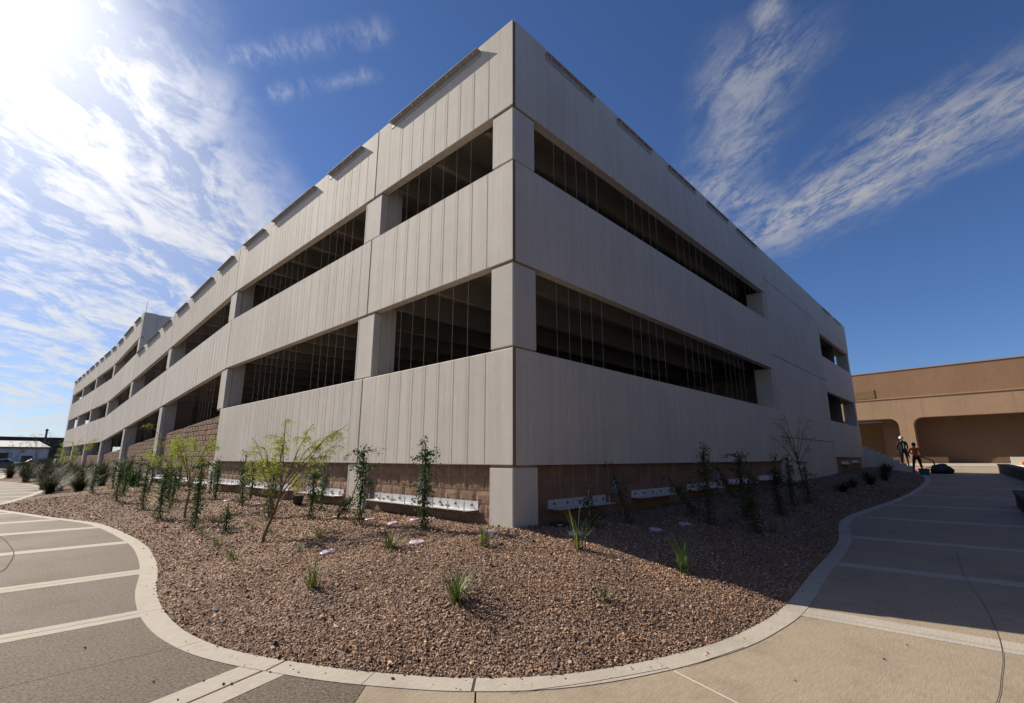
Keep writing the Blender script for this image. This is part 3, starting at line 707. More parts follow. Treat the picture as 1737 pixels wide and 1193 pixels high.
MB().tube([(0, 1.5, 1.36), (0, 1.0, 1.10), (0, .35, .80), (0, .12, .70), (0, .06, .64), (0, 0, 0)], .035, 8).build('rail_pipe', 'rail', hr)
MB().tube([(0, 1.5, 0.33), (0, 1.5, 1.36)], .032, 8).build('rail_post', 'rail', hr)

br = empty('brown_building', (46, 2.1, 0), R(7.7)); br.rotation_euler = (0, 0, R(-7.7)); tag(br, 'tan brown stucco building with rounded arcade openings beyond the stair', 'building')
zb = 1.06; S0, S1 = -52, 26                             # local y along the front; local +x goes into the building
box('upper_wall', .55, 16, S0, S1, 6.2, 8.72, 'brown', br)
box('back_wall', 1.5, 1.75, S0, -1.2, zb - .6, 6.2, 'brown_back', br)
# arcade fascia with rounded haunches: one profile per opening, extruded
def arcade(y0, y1, pier_l, pier_r):
    """fascia panel between two pier centres with a rounded opening under it"""
    r = .62; a, b = y0 + pier_l, y1 - pier_r; zt = 4.74; pts = [(y0, zb - .5), (y0, 6.34), (y1, 6.34), (y1, zb - .5), (b, zb - .5)]
    for k in range(7): t = math.pi / 2 * k / 6; pts.append((b - r + r * math.cos(t), zt - r + r * math.sin(t)))
    for k in range(7): t = math.pi / 2 * k / 6; pts.append((a + r - r * math.sin(t), zt - r + r * math.cos(t)))
    pts.append((a, zb - .5))
    bm = bmesh.new(); vs = [bm.verts.new((0, y, z)) for y, z in pts]; fce = bm.faces.new(vs)
    ex = bmesh.ops.extrude_face_region(bm, geom=[fce]); bmesh.ops.translate(bm, verts=[q for q in ex['geom'] if isinstance(q, bmesh.types.BMVert)], vec=(.55, 0, 0))
    bmesh.ops.recalc_face_normals(bm, faces=bm.faces); bmesh.ops.triangulate(bm, faces=[q for q in bm.faces if len(q.verts) > 4])
    me = bpy.data.meshes.new('arcade_bay'); bm.to_mesh(me); bm.free(); return link('arcade_bay', me, 'brown2', br)
PC = -2.98                                            # pier centre
arcade(PC + .005, 9.5, .48, .5); arcade(PC - 14.5, PC - .005, .5, .48); arcade(PC - 29, PC - 14.51, .5, .5); arcade(9.51, 24, .5, .5)
for y in (PC + 2.1, PC - 1.2, PC - 6.4, PC - 11): box('panel_joint', -.004, .0, y - .015, y + .015, 4.76, 6.33, 'sealant', br)
box('coping', -.06, .56, -30, 24, 6.345, 6.43, 'brown2', br, .01)
for y in (9.5, 2., -7.5, -15, -22.5): box('panel_joint', .546, .55, y - .012, y + .012, 6.44, 8.7, 'sealant', br)
box('roof_cap', .50, 16, -51, 25.9, 8.725, 8.80, 'brown2', br)
box('soffit', .55, 5, S0, S1, 4.78, 5.0, 'brown2', br)
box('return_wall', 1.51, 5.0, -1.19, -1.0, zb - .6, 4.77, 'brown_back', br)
box('deep_wall', 5.0, 5.3, -1.2, S1, zb - .6, 4.77, 'louver', br)
box('louver', .50, .56, -1.05, .70, 6.55, 7.30, 'louver', br); 
for k in range(5): box('louver_slat', .485, .5, -1.0, .65, 6.62 + k * .135, 6.66 + k * .135, 'louver', br)
wk = mk('sidewalk', [(41.5, -14, hzf(41.5) + .05), (46.5, -14, 1.16), (46.5, 10, 1.16), (41.5, 10, hzf(41.5) + .05)], [(0, 1, 2, 3)], 'ribbon'); tag(wk, 'sunlit pale sidewalk along the brown building', kind='structure')
box('kerb', 41.3, 41.5, -14, 10, hzf(41.4) - .1, hzf(41.5) + .055, 'ribbon', wk, .01)
rp = mk('red_paving', [(34, -3.4, hzf(34) + .008), (41.2, -3.0, hzf(41.2) + .008), (41.2, 2, hzf(41.2) + .008), (34, 2, hzf(34) + .008)], [(0, 1, 2, 3)], 'redpave', pav)

# unseen dark block added across the walk, cuts sky light on the shaded side
sw = empty('shade_blocker', (-9, -13.5, 0)); tag(sw, 'unseen dark block added south of the walk to deepen its shade', 'building')
box('wall', 0, 50, -14, 0, 0, 10.4, 'darkwall', sw); box('coping', -.1, 50, -14.1, .1, 10.405, 10.55, 'louver', sw); box('fascia', -.05, 50, .005, .35, 4.6, 5.6, 'darkwall', sw)
for k in range(9): box('window', 2 + k * 5, 5 + k * 5, .004, .05, 1.6, 3.6, 'glass', sw); box('window_sill', 1.9 + k * 5, 5.1 + k * 5, .004, .14, 1.48, 1.595, 'darkwall', sw)
def low_wall(pts, h, t, label, mat='darkwall'):
    P = catmull(pts, 6); root = empty('low_wall', (pts[0][0], pts[0][1], hzf(pts[0][0]))); tag(root, label, 'wall')
    body = MB(); capm = MB(); o = np.array(pts[0])
    for mb, z0, z1, w in ((body, -.2, h - .08, t), (capm, h - .079, h, t + .06)):
        for i, p in enumerate(P):
            d = P[min(i + 1, len(P) - 1)] - P[max(i - 1, 0)]; d /= np.linalg.norm(d); nn = np.array([-d[1], d[0]])
            zg = hzf(p[0]) - hzf(pts[0][0])
            for s_, z in ((-1, z0), (1, z0), (1, z1), (-1, z1)): q = p - o + nn * s_ * w / 2; mb.v.append((q[0], q[1], zg + z))
            if i: a = 4 * i; mb.f += [(a - 4, a - 3, a + 1, a), (a - 3, a - 2, a + 2, a + 1), (a - 2, a - 1, a + 3, a + 2), (a - 1, a - 4, a, a + 3)]
        mb.f += [(3, 2, 1, 0), tuple(len(mb.v) - 4 + q for q in (0, 1, 2, 3))]
    body.build('wall_body', mat, root); capm.build('coping', mat, root)
low_wall([(32.7, -5.75), (29, -6.1), (25, -6.45), (19, -6.8), (15, -6.9)], .5, .4, 'low dark wall at the far side of the shaded walk')
low_wall([(14.2, -5.75), (11.5, -5.85), (8.4, -6.2), (6, -6.9)], .42, .4, 'low dark planter wall beside the shaded walk at picture edge')
# cream barrier
cb = empty('cream_barrier', (36.5, -6.2, hzf(36.5))); tag(cb, 'low cream barrier with orange marks behind the dark wall', 'barrier')
o = MB().prism([(-.3, 0), (.3, 0), (.2, .0), (-.2, .0)], 0, .01)
q = MB(); q.v = [(x, y, z) for y in (-5.2, 0) for x, z in ((-.3, 0), (.3, 0), (.3, .12), (.14, .3), (.12, .78), (-.12, .78), (-.14, .3), (-.3, .12))]
q.f = [tuple(range(8)), tuple(range(15, 7, -1))] + [(i, 8 + i, 8 + (i + 1) % 8, (i + 1) % 8) for i in range(8)]
q.build('barrier_body', 'cream', cb)
for y in (-.55, -1.1, -2.2): MB().box(-.34, -.13, y - .12, y + .12, .36, .5).build('orange_mark', 'orange', cb)

# ------------------------------------------------------------------ vegetation
def leaf_cloud(mb_v, mb_f, centres, dirs, L_, W_):
    """one folded leaf (two quads) per centre"""
    n = len(centres); C_ = np.asarray(centres); D_ = np.asarray(dirs); D_ = D_ / np.linalg.norm(D_, axis=1)[:, None]
    up = rng.normal(0, 1, (n, 3)); S = np.cross(D_, up); S /= np.linalg.norm(S, axis=1)[:, None]; Nn = np.cross(S, D_)
    L_ = np.asarray(L_)[:, None] * np.ones((n, 1)); W_ = np.asarray(W_)[:, None] * np.ones((n, 1))
    p = [C_, C_ + D_ * L_ * .45 + S * W_ * .5 + Nn * W_ * .18, C_ + D_ * L_, C_ + D_ * L_ * .45 - S * W_ * .5 + Nn * W_ * .18]
    V = np.stack(p, 1).reshape(-1, 3); b = len(mb_v)
    mb_v.extend(V.tolist()); mb_f.extend([(b + 4 * i, b + 4 * i + 1, b + 4 * i + 2, b + 4 * i + 3) for i in range(n)])
def vine(x, y, h, label, lean=(0, 0), arms=2, full=1., stake=True, bamboo=False, tagc=False, low=False, grp='young vines on the gravel bed'):
    z = gz(x, y) - .02; root = empty('vine', (x, y, z)); tag(root, label, 'vine', grp)
    r = np.random.default_rng(int(abs(x * 1000 + y * 77)) + 3)
    lx, ly = lean
    if stake: MB().tube([(0.01, .01, 0), (lx * .95, ly * .95, h * .93)], .009, 5).build('stake', 'bamboo' if bamboo else 'bark', root)
    stems = MB(); paths = []
    nst_ = 3
    for k in range(nst_):
        ph = r.uniform(0, 6.28); tw = r.uniform(5, 9) ; hh = h * (1. if k == 0 else r.uniform(.65, .98)); pts = []
        for t in np.linspace(0, 1, 14):
            rr = .028 * (1 - .5 * t) * (1.6 if t < .12 else 1); pts.append((lx * t * hh / h + rr * math.cos(ph + tw * t) + r.normal(0, .008), ly * t * hh / h + rr * math.sin(ph + tw * t) + r.normal(0, .008), t * hh))
        stems.tube(pts, [.009 * (1 - .65 * i / 13) for i in range(14)], 5); paths.append((pts, .055))
    for k in range(arms):
        t0 = r.uniform(.35, .95); a = r.uniform(0, 6.28); ln = r.uniform(.14, .34) * min(1, h); base = np.array([lx * t0, ly * t0, h * t0]); pts = []
        for t in np.linspace(0, 1, 7): pts.append(tuple(base + np.array([math.cos(a) * ln * t, math.sin(a) * ln * t, ln * (.55 * t - .75 * t * t * r.uniform(.2, 1.3))])))
        stems.tube(pts, [.005 * (1 - .6 * i / 6) for i in range(7)], 4); paths.append((pts, .04))
    stems.build('stem', 'bark', root)
    cs, ds = [], []
    for pts, sp in paths:
        P = np.array(pts); m_ = int((240 if sp > .05 else 42) * full * (h / 1.3 if sp > .05 else 1))
        tt = r.random(m_) * (len(P) - 1); i0 = tt.astype(int); fr = (tt - i0)[:, None]; c = P[i0] * (1 - fr) + P[np.minimum(i0 + 1, len(P) - 1)] * fr
        # clumps: fuller in places, thin elsewhere
        clump = .55 + .55 * np.sin(tt * 1.7 + r.uniform(0, 6)) ** 2
        low_ = np.where(c[:, 2] < .25 * h, 1.45, 1.0) if sp > .05 else 1.
        c = c + r.normal(0, 1, (m_, 3)) * (sp * clump * low_)[:, None] * np.array([1, 1, .6])
        d = r.normal(0, 1, (m_, 3)); d[:, 2] -= .35; d[:, :2] += (c[:, :2] - np.array([lx, ly]) * (c[:, 2:3] / h)) * 9
        cs.append(c); ds.append(d)
    C_ = np.concatenate(cs); D_ = np.concatenate(ds); ok = C_[:, 2] > .03; C_, D_ = C_[ok], D_[ok]
    V, F = [], []; leaf_cloud(V, F, C_, D_, r.uniform(.028, .060, len(C_)), r.uniform(.016, .032, len(C_)))
    mk('foliage', V, F, 'vine', root)
    if tagc: MB().box(-.02, .02, -.03, -.02, h * .72, h * .72 + .06).build('orange_tag', 'orange', root)
    return root
VL = [(-.72, 1.20, 1.38, 'tallest leafy vine, nearest the corner on the sunlit bed', dict(arms=6, full=1.25)),
 (-1.04, 2.50, 1.30, 'bushy spreading vine in front of the pale base column', dict(arms=9, full=1.1)),
 (-.96, 3.45, .40, 'low creeping vine beside a bamboo stake', dict(arms=7, full=.7, lean=(.1, -.25))),
 (-1.11, 4.14, 1.15, 'slim vine between the young tree and the base column', dict(arms=4)),
 (-.50, 5.0, .95, 'thin sparse vine close against the brown block wall', dict(arms=3, full=.6, tagc=True)),
 (-1.34, 5.47, 1.26, 'vine directly behind the green trunk of the nearest young tree', dict(arms=4)),
 (-.45, 9.2, .95, 'small vine with orange tag near the block wall', dict(arms=3, full=.7, tagc=True)),
 (-1.06, 8.03, 1.30, 'dark slender vine before the long white bracket', dict(arms=4)),
 (-2.40, 6.42, 1.36, 'thick dark vine left of the nearest young tree', dict(arms=7, full=1.3)),
 (-.50, 12.6, .8, 'vine beside the white column foot', dict(arms=3, full=.8)),
 (-2.52, 8.81, 1.22, 'vine in the front row, second from the tree with leaning trunk', dict(arms=6, full=1.1)),
 (-2.45, 11.09, 1.28, 'vine in the front row, third from the tree with leaning trunk', dict(arms=5)),
 (-2.60, 13.96, 1.26, 'last vine of the front row beside dark grass clumps', dict(arms=6, full=1.2)),
 (-1.68, 12.07, 1.0, 'short vine in the second row before the ramp wall', dict(arms=4)),
 (-1.30, 14.5, 1.1, 'vine in the second row under the white post', dict(arms=4)),
 (-1.22, 19.23, 1.33, 'tall thin vine farthest along the ramp wall', dict(arms=4, tagc=True)),
 (-1.3, 16.6, 1.2, 'vine with orange tag before the ramp wall', dict(arms=4, tagc=True)),
 (1.02, -.63, .64, 'small vine with bare stake before the first shaded bracket', dict(arms=1, full=.6, bamboo=True)),
 (2.18, -.64, 1.05, 'leaning vine beside the grey wall box in shade', dict(arms=1, full=.5, lean=(-.25, .2))),
 (4.09, -.95, .78, 'crooked leaning vine in the shade', dict(arms=4, full=.7, lean=(-.5, .3))),
 (3.65, -1.37, 1.46, 'tallest vine in the shaded bed', dict(arms=5, full=1.1)),
 (7.20, -.61, .78, 'leaning short vine before the third shaded bracket', dict(arms=3, full=.7, lean=(-.45, .25))),
 (5.01, -1.52, 1.30, 'forked vine in the shaded bed', dict(arms=7)),
 (4.11, -1.97, 1.12, 'dense dark vine nearest the walk in the shade', dict(arms=4, full=1.2)),
 (6.61, -1.70, 1.30, 'bushy vine before the solid wall in the shade', dict(arms=6, full=1.2)),
 (8.28, -1.54, 1.23, 'vine with spreading top in the shade', dict(arms=8, full=.9)),
 (9.69, -1.57, 1.15, 'farthest vine in the shade beside the bare tree', dict(arms=4, full=.8))]
VL += [(-2.0, 10.2, 1.15, 'vine between the two rows before the ramp wall', dict(arms=4, full=.9)), (-2.2, 15.6, 1.2, 'vine just beyond the last of the front row', dict(arms=5)), (-1.9, 17.4, 1.25, 'vine leaning slightly near the dark grasses', dict(arms=5, lean=(.1, .1))), (-2.7, 18.2, 1.1, 'bushy vine nearest the far walkway tip', dict(arms=6, full=1.2)),
 (-.9, 10.6, 1.2, 'vine close behind the second young tree', dict(arms=4)), (-1.0, 22.5, 1.3, 'vine in the ramp wall row past the tallest one', dict(arms=4)), (-.8, 25.5, 1.3, 'vine at the foot of the third white post', dict(arms=4)), (-1.9, 20.0, 1.2, 'vine standing alone before the dark grasses', dict(arms=5)), (-.6, 15.9, 1.25, 'vine against the brown ramp blocks', dict(arms=4)), (-2.3, 4.9, .5, 'stunted vine seedling left of the tree foot', dict(arms=2, full=.8))]
for x, y, h, lab, kw in VL: vine(x, y, h, lab, **kw)
st_ = MB().tube([(0, 0, -.1), (.12, -.30, .78)], .014, 6).build('bamboo_stake', 'bamboo'); st_.location = (-.86, 3.4, gz(-.86, 3.4)); tag(st_, 'tan bamboo stake leaning beside the creeping vine', 'stake')

def palo(x, y, h, label, spread=.9, lean=(.0, .0), seed=1, leaves=1., nb=9, mat='palo', trunk_r=.022, grp='young palo verde trees'):
    z = gz(x, y) - .03 if y < 62 and x < 31 else hzf(x); root = empty('young_tree', (x, y, z)); tag(root, label, 'tree', grp); r = np.random.default_rng(seed)
    wood = MB(); tips = []
    fork = h * .40; lx, ly = lean
    tp = [np.array([lx * t ** 1.3 * .45 + .03 * math.sin(5 * t + seed), ly * t ** 1.3 * .45 + .03 * math.cos(4 * t + seed) - .03, fork * t]) for t in np.linspace(0, 1, 8)]
    wood.tube([tuple(p) for p in tp], [trunk_r * (1.25 - .45 * i / 7) for i in range(8)], 7)
    tr_o = wood.build('trunk', 'bark_green', root); limbs = MB()
    for k in range(nb):
        t0 = r.uniform(.45, 1.) if k > 2 else 1.; b0 = tp[int(t0 * 7)]; a = 2 * math.pi * (k / nb) * 1.6 + r.uniform(-.4, .4)
        ln = h * r.uniform(.42, .66); out = spread * r.uniform(.35, 1.); pts = []
        for t in np.linspace(0, 1, 9): pts.append(b0 + np.array([(math.cos(a) * out + lx * .7) * t ** .9, (math.sin(a) * out + ly * .7) * t ** .9, ln * (1.25 * t - .42 * t ** 2.3)]) + r.normal(0, .012, 3) * (t > 0))
        limbs.tube([tuple(p) for p in pts], [.011 * (1 - .75 * i / 8) for i in range(9)], 5); tips.append(pts)
        for m_ in range(4):
            i0 = r.integers(3, 8); a2 = a + r.uniform(-1.3, 1.3); l2 = r.uniform(.15, .38) * spread; sp = []
            for t in np.linspace(0, 1, 6): sp.append(pts[i0] + np.array([math.cos(a2) * l2 * t, math.sin(a2) * l2 * t, l2 * (.6 * t - .55 * t * t)]))
            limbs.tube([tuple(p) for p in sp], [.005 * (1 - .7 * i / 5) for i in range(6)], 4); tips.append(sp)
    limbs.build('limbs', 'bark_green', root)
    cs, ds = [], []
    for sp in tips:
        P = np.array(sp); n_ = len(P)
        for m_ in range(int((17 if n_ > 7 else 18) * leaves)):
            t = r.uniform(.45 if n_ > 7 else .15, 1.) * (n_ - 1); i0 = min(int(t), n_ - 2); c = P[i0] + (P[i0 + 1] - P[i0]) * (t - i0)
            d = r.normal(0, 1, 3) * .8 + np.array([0, 0, -.75]); d /= np.linalg.norm(d); ll = r.uniform(.07, .16)
            for q in range(9):                       # a feathery spray of leaflets
                cc = c + d * ll * q / 9 + np.array([0, 0, -.03 * (q / 9) ** 2]) + r.normal(0, .006, 3); cs.append(cc); ds.append(np.cross(d, r.normal(0, 1, 3)) + d * .8)
    V, F = [], []; n_ = len(cs); leaf_cloud(V, F, cs, ds, r.uniform(.018, .036, n_), r.uniform(.007, .013, n_)); mk('crown', V, F, mat, root)
    return root
palo(-2.25, 3.23, 2.12, 'young yellow green tree with curved trunk nearest the walkway', .80, (.34, -.14), 11, .85, 13)
palo(-2.13, 8.21, 2.05, 'young feathery tree with a long low limb before the ramp post', .95, (-.05, .1), 23, .8, 10)
palo(-1.6, 12.6, 2.4, 'young dull green tree before the brown ramp wall', .8, (-.1, .3), 31, .7, 9)
palo(-2.0, 36.0, 2.9, 'bright lime young tree at the far end of the bed', 1.25, (.2, -.2), 47, 1.0, 11, trunk_r=.03)
palo(12.6, -.75, 2.5, 'nearly bare young tree against the shaded solid wall', .85, (.1, .1), 53, .18, 9)
palo(-4.1, 52., 3.1, 'thin grey tree beyond the dark grasses at picture edge', 1.2, (0, 0), 61, .6, 10, mat='darkgrass', trunk_r=.03)
palo(-2.6, 56., 4.3, 'tall thin grey tree before the white shed', 1.4, (0, 0), 67, .35, 12, mat='darkgrass', trunk_r=.035)

def grass(x, y, h, label, n=40, spread=.35, mat='grass', wdt=.006, arch=1., grp='grass clumps on the gravel', seed=None):
    z = gz(x, y) - .01; r = np.random.default_rng(seed or int(abs(x * 313 + y * 717)) + 5); v, f = [], []
    for k in range(n):
        a = r.uniform(0, 6.28); ln = h * r.uniform(.55, 1.1) * (1.25 if k < 4 else 1); out = 1.5 * spread * r.uniform(.05, 1.) ; bend = arch * r.uniform(.1, 1.); b0 = r.normal(0, .018 + .05 * spread, 2)
        side = np.array([-math.sin(a), math.cos(a)]); base = len(v)
        for i, t in enumerate(np.linspace(0, 1, 7)):
            rr = out * t ** 1.4; zz = ln * (t - .45 * bend * t ** 3); w_ = wdt * (1 - t ** 2.5) + .0008
            for s_ in (-1, 1): v.append((b0[0] + math.cos(a) * rr + side[0] * w_ * s_, b0[1] + math.sin(a) * rr + side[1] * w_ * s_, zz))
            if i: q = base + 2 * i; f.append((q - 2, q - 1, q + 1, q))
    o = mk('grass_clump', v, f, mat); o.location = (x, y, z); tag(o, label, 'grass', grp); return o
GL = [(-2.18, -1.33, .34, 'fullest spiky grass clump in the middle of the sunlit gravel', 75, .26, .004, .5),
 (.51, -2.32, .58, 'tall arching grass clump at the edge of the building shadow', 30, .36, .008, 1.1),
 (-.07, -1.20, .58, 'grass clump with bare flower stalks beside the corner column', 26, .30, .006, .9),
 (-.93, -.40, .34, 'loose grass clump just in front of the corner column', 30, .34, .005, 1.),
 (-1.63, .64, .32, 'grass clump left of the nearer lavender lid', 30, .30, .006, .9),
 (-1.14, -2.29, .14, 'tiny pale grass tuft nearest the kerb', 30, .13, .003, .5),
 (-2.89, .12, .30, 'upright grass clump near the kerb bend', 40, .16, .004, .5),
 (-2.85, 2.60, .24, 'short grass clump beside the walkway curve', 30, .2, .004, .7),
 (-2.69, 3.88, .22, 'grass tuft left of the tree foot', 26, .18, .004, .7),
 (-1.79, 2.30, .26, 'grass clump between tree foot and farther lid', 28, .2, .004, .8),
 (-2.30, 1.82, .14, 'small grass tuft beside the farther lavender lid', 24, .14, .003, .7),
 (-2.57, 5.30, .22, 'grass tuft at the foot of the thick dark vine', 26, .16, .004, .7),
 (-2.03, 4.37, .17, 'little grass tuft behind the tree foot', 22, .14, .004, .7),
 (-1.97, 3.82, .15, 'pale little tuft beside the tree foot', 22, .14, .004, .7),
 (4.40, -2.18, .22, 'dim grass tuft in the shade near the walk', 24, .2, .004, .8),
 (2.25, -1.9, .24, 'pale arching grass just inside the shadow', 12, .4, .004, 1.3)]
for x, y, h, lab, n, sp, w_, ar in GL: grass(x, y, h, lab, n, sp, 'grass', w_, ar)
DG = [(-3.45, 23.6, 1.05, 'dark grass clump at the tip of the far walkway'), (-3.1, 25.2, 1.15, 'second dark grass clump behind the far walkway tip'), (-2.7, 21.8, .75, 'low dark grass clump nearest the vines'),
      (-2.3, 27., 1.3, 'tall dark grass clump in the middle of the far bed'), (-1.7, 24.4, 1.1, 'dark grass clump beside the ramp wall vines'), (-1.2, 28.5, 1.3, 'dark grass clump against the ramp wall'),
      (-3.0, 33, 1.4, 'dark grass clump beyond the lime tree trunk'), (-3.6, 40, 1.4, 'dark grass clump where the far walk narrows'), (-2., 41.5, 1.5, 'dark grass clump under the lime tree'), (-4.2, 47., 1.2, 'olive grass clump at picture edge'), (-1.2, 34, 1.2, 'dark grass clump by the second white post'), (-1.0, 21.3, 1.0, 'dark grass clump behind the tallest ramp vine')]
DG += [(-3.3, 29.5, 1.2, 'dark grass clump beside the far kerb curve'), (-2.6, 31., 1.3, 'dark grass clump behind the far kerb curve'), (-1.8, 31.5, 1.3, 'dark grass clump close to the third white post'), (-2.9, 36.5, 1.5, 'dark grass clump in front of the lime tree'), (-1.5, 38.5, 1.4, 'dark grass clump beside the far openings'), (-3.1, 44., 1.6, 'dark grass clump past the lime tree'), (-2.2, 48., 1.6, 'dark grass clump before the parked cars'), (-3.4, 51.5, 1.6, 'dark grass clump below the thin grey tree'), (-1.3, 45., 1.5, 'dark grass clump at the far garage base')]
for x, y, h, lab in DG: grass(x, y, h * float(rng.uniform(.75, 1.2)), lab, 420, .75, 'darkgrass', .008, 1., 'dark ornamental grasses in the far bed')
SH = [(15.5, -1.6, .4), (17.3, -1.9, .5), (19.2, -1.5, .45), (21., -1.9, .5), (23.3, -1.6, .5), (25.6, -1.4, .55), (13.4, -1.7, .35), (27.6, -1.3, .5)]
for k, (x, y, h) in enumerate(SH): grass(x, y, h, '%s dark low shrub towards the stair in the shaded bed' % ORD[k], 110, .45, 'darkgrass', .010, .6, 'low shrubs in the shaded bed')

# ------------------------------------------------------------------ small things on the gravel
LID = [(-2.10, 1.39, .105, 'lavender valve lid nearest the walkway'), (-1.28, .55, .105, 'lavender valve lid right of the near grass clump'), (-.76, 3.79, .09, 'lavender lid near the creeping vine'), (-.71, 2.72, .09, 'lavender lid behind the bushy spreading vine'),
       (-.72, 2.01, .085, 'lavender lid left of the tallest vine'), (-.43, 1.80, .085, 'lavender lid against the wall behind the tallest vine'), (.52, -.73, .10, 'lavender lid at the shadow edge below the first shaded bracket'), (2.13, -1.12, .10, 'lavender lid in shade before the leaning vine'),
       (3.17, -1.13, .10, 'lavender lid in deep shade by the tallest shaded vine'), (-.37, .06, .09, 'lavender lid at the foot of the corner column'), (-.85, 9.68, .1, 'far lavender lid before the white column foot'), (-.81, 7.72, .1, 'lavender lid before the long white bracket')]
for x, y, r_, lab in LID:
    z = gz(x, y); root = empty('valve_lid', (x, y, z)); tag(root, lab, 'valve lid', 'irrigation valve lids')
    hN = BVH.ray_cast(Vector((x, y, 6)), Vector((0, 0, -1)))[1]; root.rotation_euler = Vector((0, 0, 1)).rotation_difference(hN).to_euler()
    MB().lathe([(r_ * 1.04, -.06), (r_ * 1.04, .018), (r_ * .96, .024)], n=20).build('rim', 'lid', root)
    MB().lathe([(r_ * .93, .0), (r_ * .93, .026), (r_ * .86, .031)], n=20).build('cover', 'lid', root)
    MB().box(-.02, .02, -.006, .006, .03, .036).build('pull_slot', 'black', root)
def pot(x, y, s, label):
    root = empty('nursery_pot', (x, y, gz(x, y))); tag(root, label, 'pot')
    MB().lathe([(.09 * s, 0), (.12 * s, .17 * s), (.128 * s, .17 * s), (.128 * s, .19 * s), (.112 * s, .19 * s), (.10 * s, .05 * s)], n=16).build('pot_body', 'black', root)
pot(-.42, 6.35, 1.0, 'black plant pot against the block wall between brackets')
fl = empty('ground_lamp', (.80, -.22, gz(.8, -.22))); tag(fl, 'black ground fixture with pale edge beside the corner column', 'lamp')
MB().box(-.13, .16, -.07, .07, -.02, .05).build('housing', 'black', fl); MB().box(-.12, -.02, -.075, -.068, .02, .045).build('lens', 'galv', fl)
# loose stones and crumbs swept onto the paving
k = 0
for x, y in ((-4.35, -.62), (-4.1, -.86), (-4.02, -1.02), (-3.98, -1.06), (-4.6, .55), (-4.3, -1.05), (-3.72, -1.05), (-1.2, -3.9), (-.3, -4.3), (.2, -4.4)):
    o = mk('pebble', [(.012, 0, .004), (-.010, .004, .005), (0, .011, .003), (.002, -.010, .004), (.001, .001, .011), (0, 0, -.002)], [(0, 2, 4), (2, 1, 4), (1, 3, 4), (3, 0, 4), (2, 0, 5), (1, 2, 5), (3, 1, 5), (0, 3, 5)], 'joint')
    o.location = (x, y, .003); o.rotation_euler = (0, 0, x * 9); o.scale = (.8 + .5 * random.random(),) * 3; tag(o, 'dark gravel crumb lying loose on the walkway', 'pebble', 'gravel crumbs scattered on the walkway')
ws = mk('white_stone', [(.03, 0, .01), (-.03, .01, .012), (0, .026, .008), (.004, -.025, .01), (.002, .004, .034), (0, 0, -.01)], [(0, 2, 4), (2, 1, 4), (1, 3, 4), (3, 0, 4), (2, 0, 5), (1, 2, 5), (3, 1, 5), (0, 3, 5)], 'car_white'); ws.location = (-3.62, .62, gz(-3.62, .62) + .012); tag(ws, 'small white stone lying on the brown gravel near the kerb', 'stone')

# ------------------------------------------------------------------ people by the stair
def person(name_loc, rz, joints, edges, mats, label):
    """joints: name -> (x, y, z, radius); one skinned body, coloured by nearest bone"""
    names = list(joints); me = bpy.data.meshes.new('body'); me.from_pydata([joints[n][:3] for n in names], [(names.index(a), names.index(b)) for a, b in edges], []); me.update()
    o = bpy.data.objects.new('tmp', me); COL.objects.link(o); sk = o.modifiers.new('s', 'SKIN'); sk.use_smooth_shade = True
    if not me.skin_vertices: bpy.context.view_layer.objects.active = o
    lay = me.skin_vertices[0] if me.skin_vertices else None
    for i, n in enumerate(names):
        rr = joints[n][3]; lay.data[i].radius = (rr, joints[n][4] if len(joints[n]) > 4 else rr)
        lay.data[i].use_root = (n == 'pelvis')
    ss = o.modifiers.new('u', 'SUBSURF'); ss.levels = 2; ss.render_levels = 2
    dg = bpy.context.evaluated_depsgraph_get(); ev = o.evaluated_get(dg); m2 = bpy.data.meshes.new_from_object(ev); bpy.data.objects.remove(o)
    root = empty('person', name_loc, rz); tag(root, label, 'person')
    m2.name = 'body'; m2.materials.clear(); keys = []
    for mm in mats.values():
        if mm not in keys: keys.append(mm)
    for mm in keys: m2.materials.append(M[mm])
    segs = [(Vector(joints[a][:3]), Vector(joints[b][:3]), mats.get((a, b), mats['*'])) for a, b in edges]
    for p in m2.polygons:
        c = p.center; best = None
        for a, b, mm in segs:
            d = b - a; t = max(0, min(1, (c - a).dot(d) / d.length_squared)); q = (c - (a + d * t)).length
            if best is None or q < best[0]: best = (q, mm)
        p.material_index = keys.index(best[1]); p.use_smooth = True
    link('body', m2, None, root); return root
E_ = [('pelvis', 'waist'), ('waist', 'chest'), ('chest', 'neck'), ('neck', 'head'), ('head', 'crown')]
for s_ in 'lr': E_ += [('chest', 'sh' + s_), ('sh' + s_, 'el' + s_), ('el' + s_, 'wr' + s_), ('wr' + s_, 'ha' + s_), ('pelvis', 'hip' + s_), ('hip' + s_, 'kn' + s_), ('kn' + s_, 'an' + s_), ('an' + s_, 'to' + s_)]
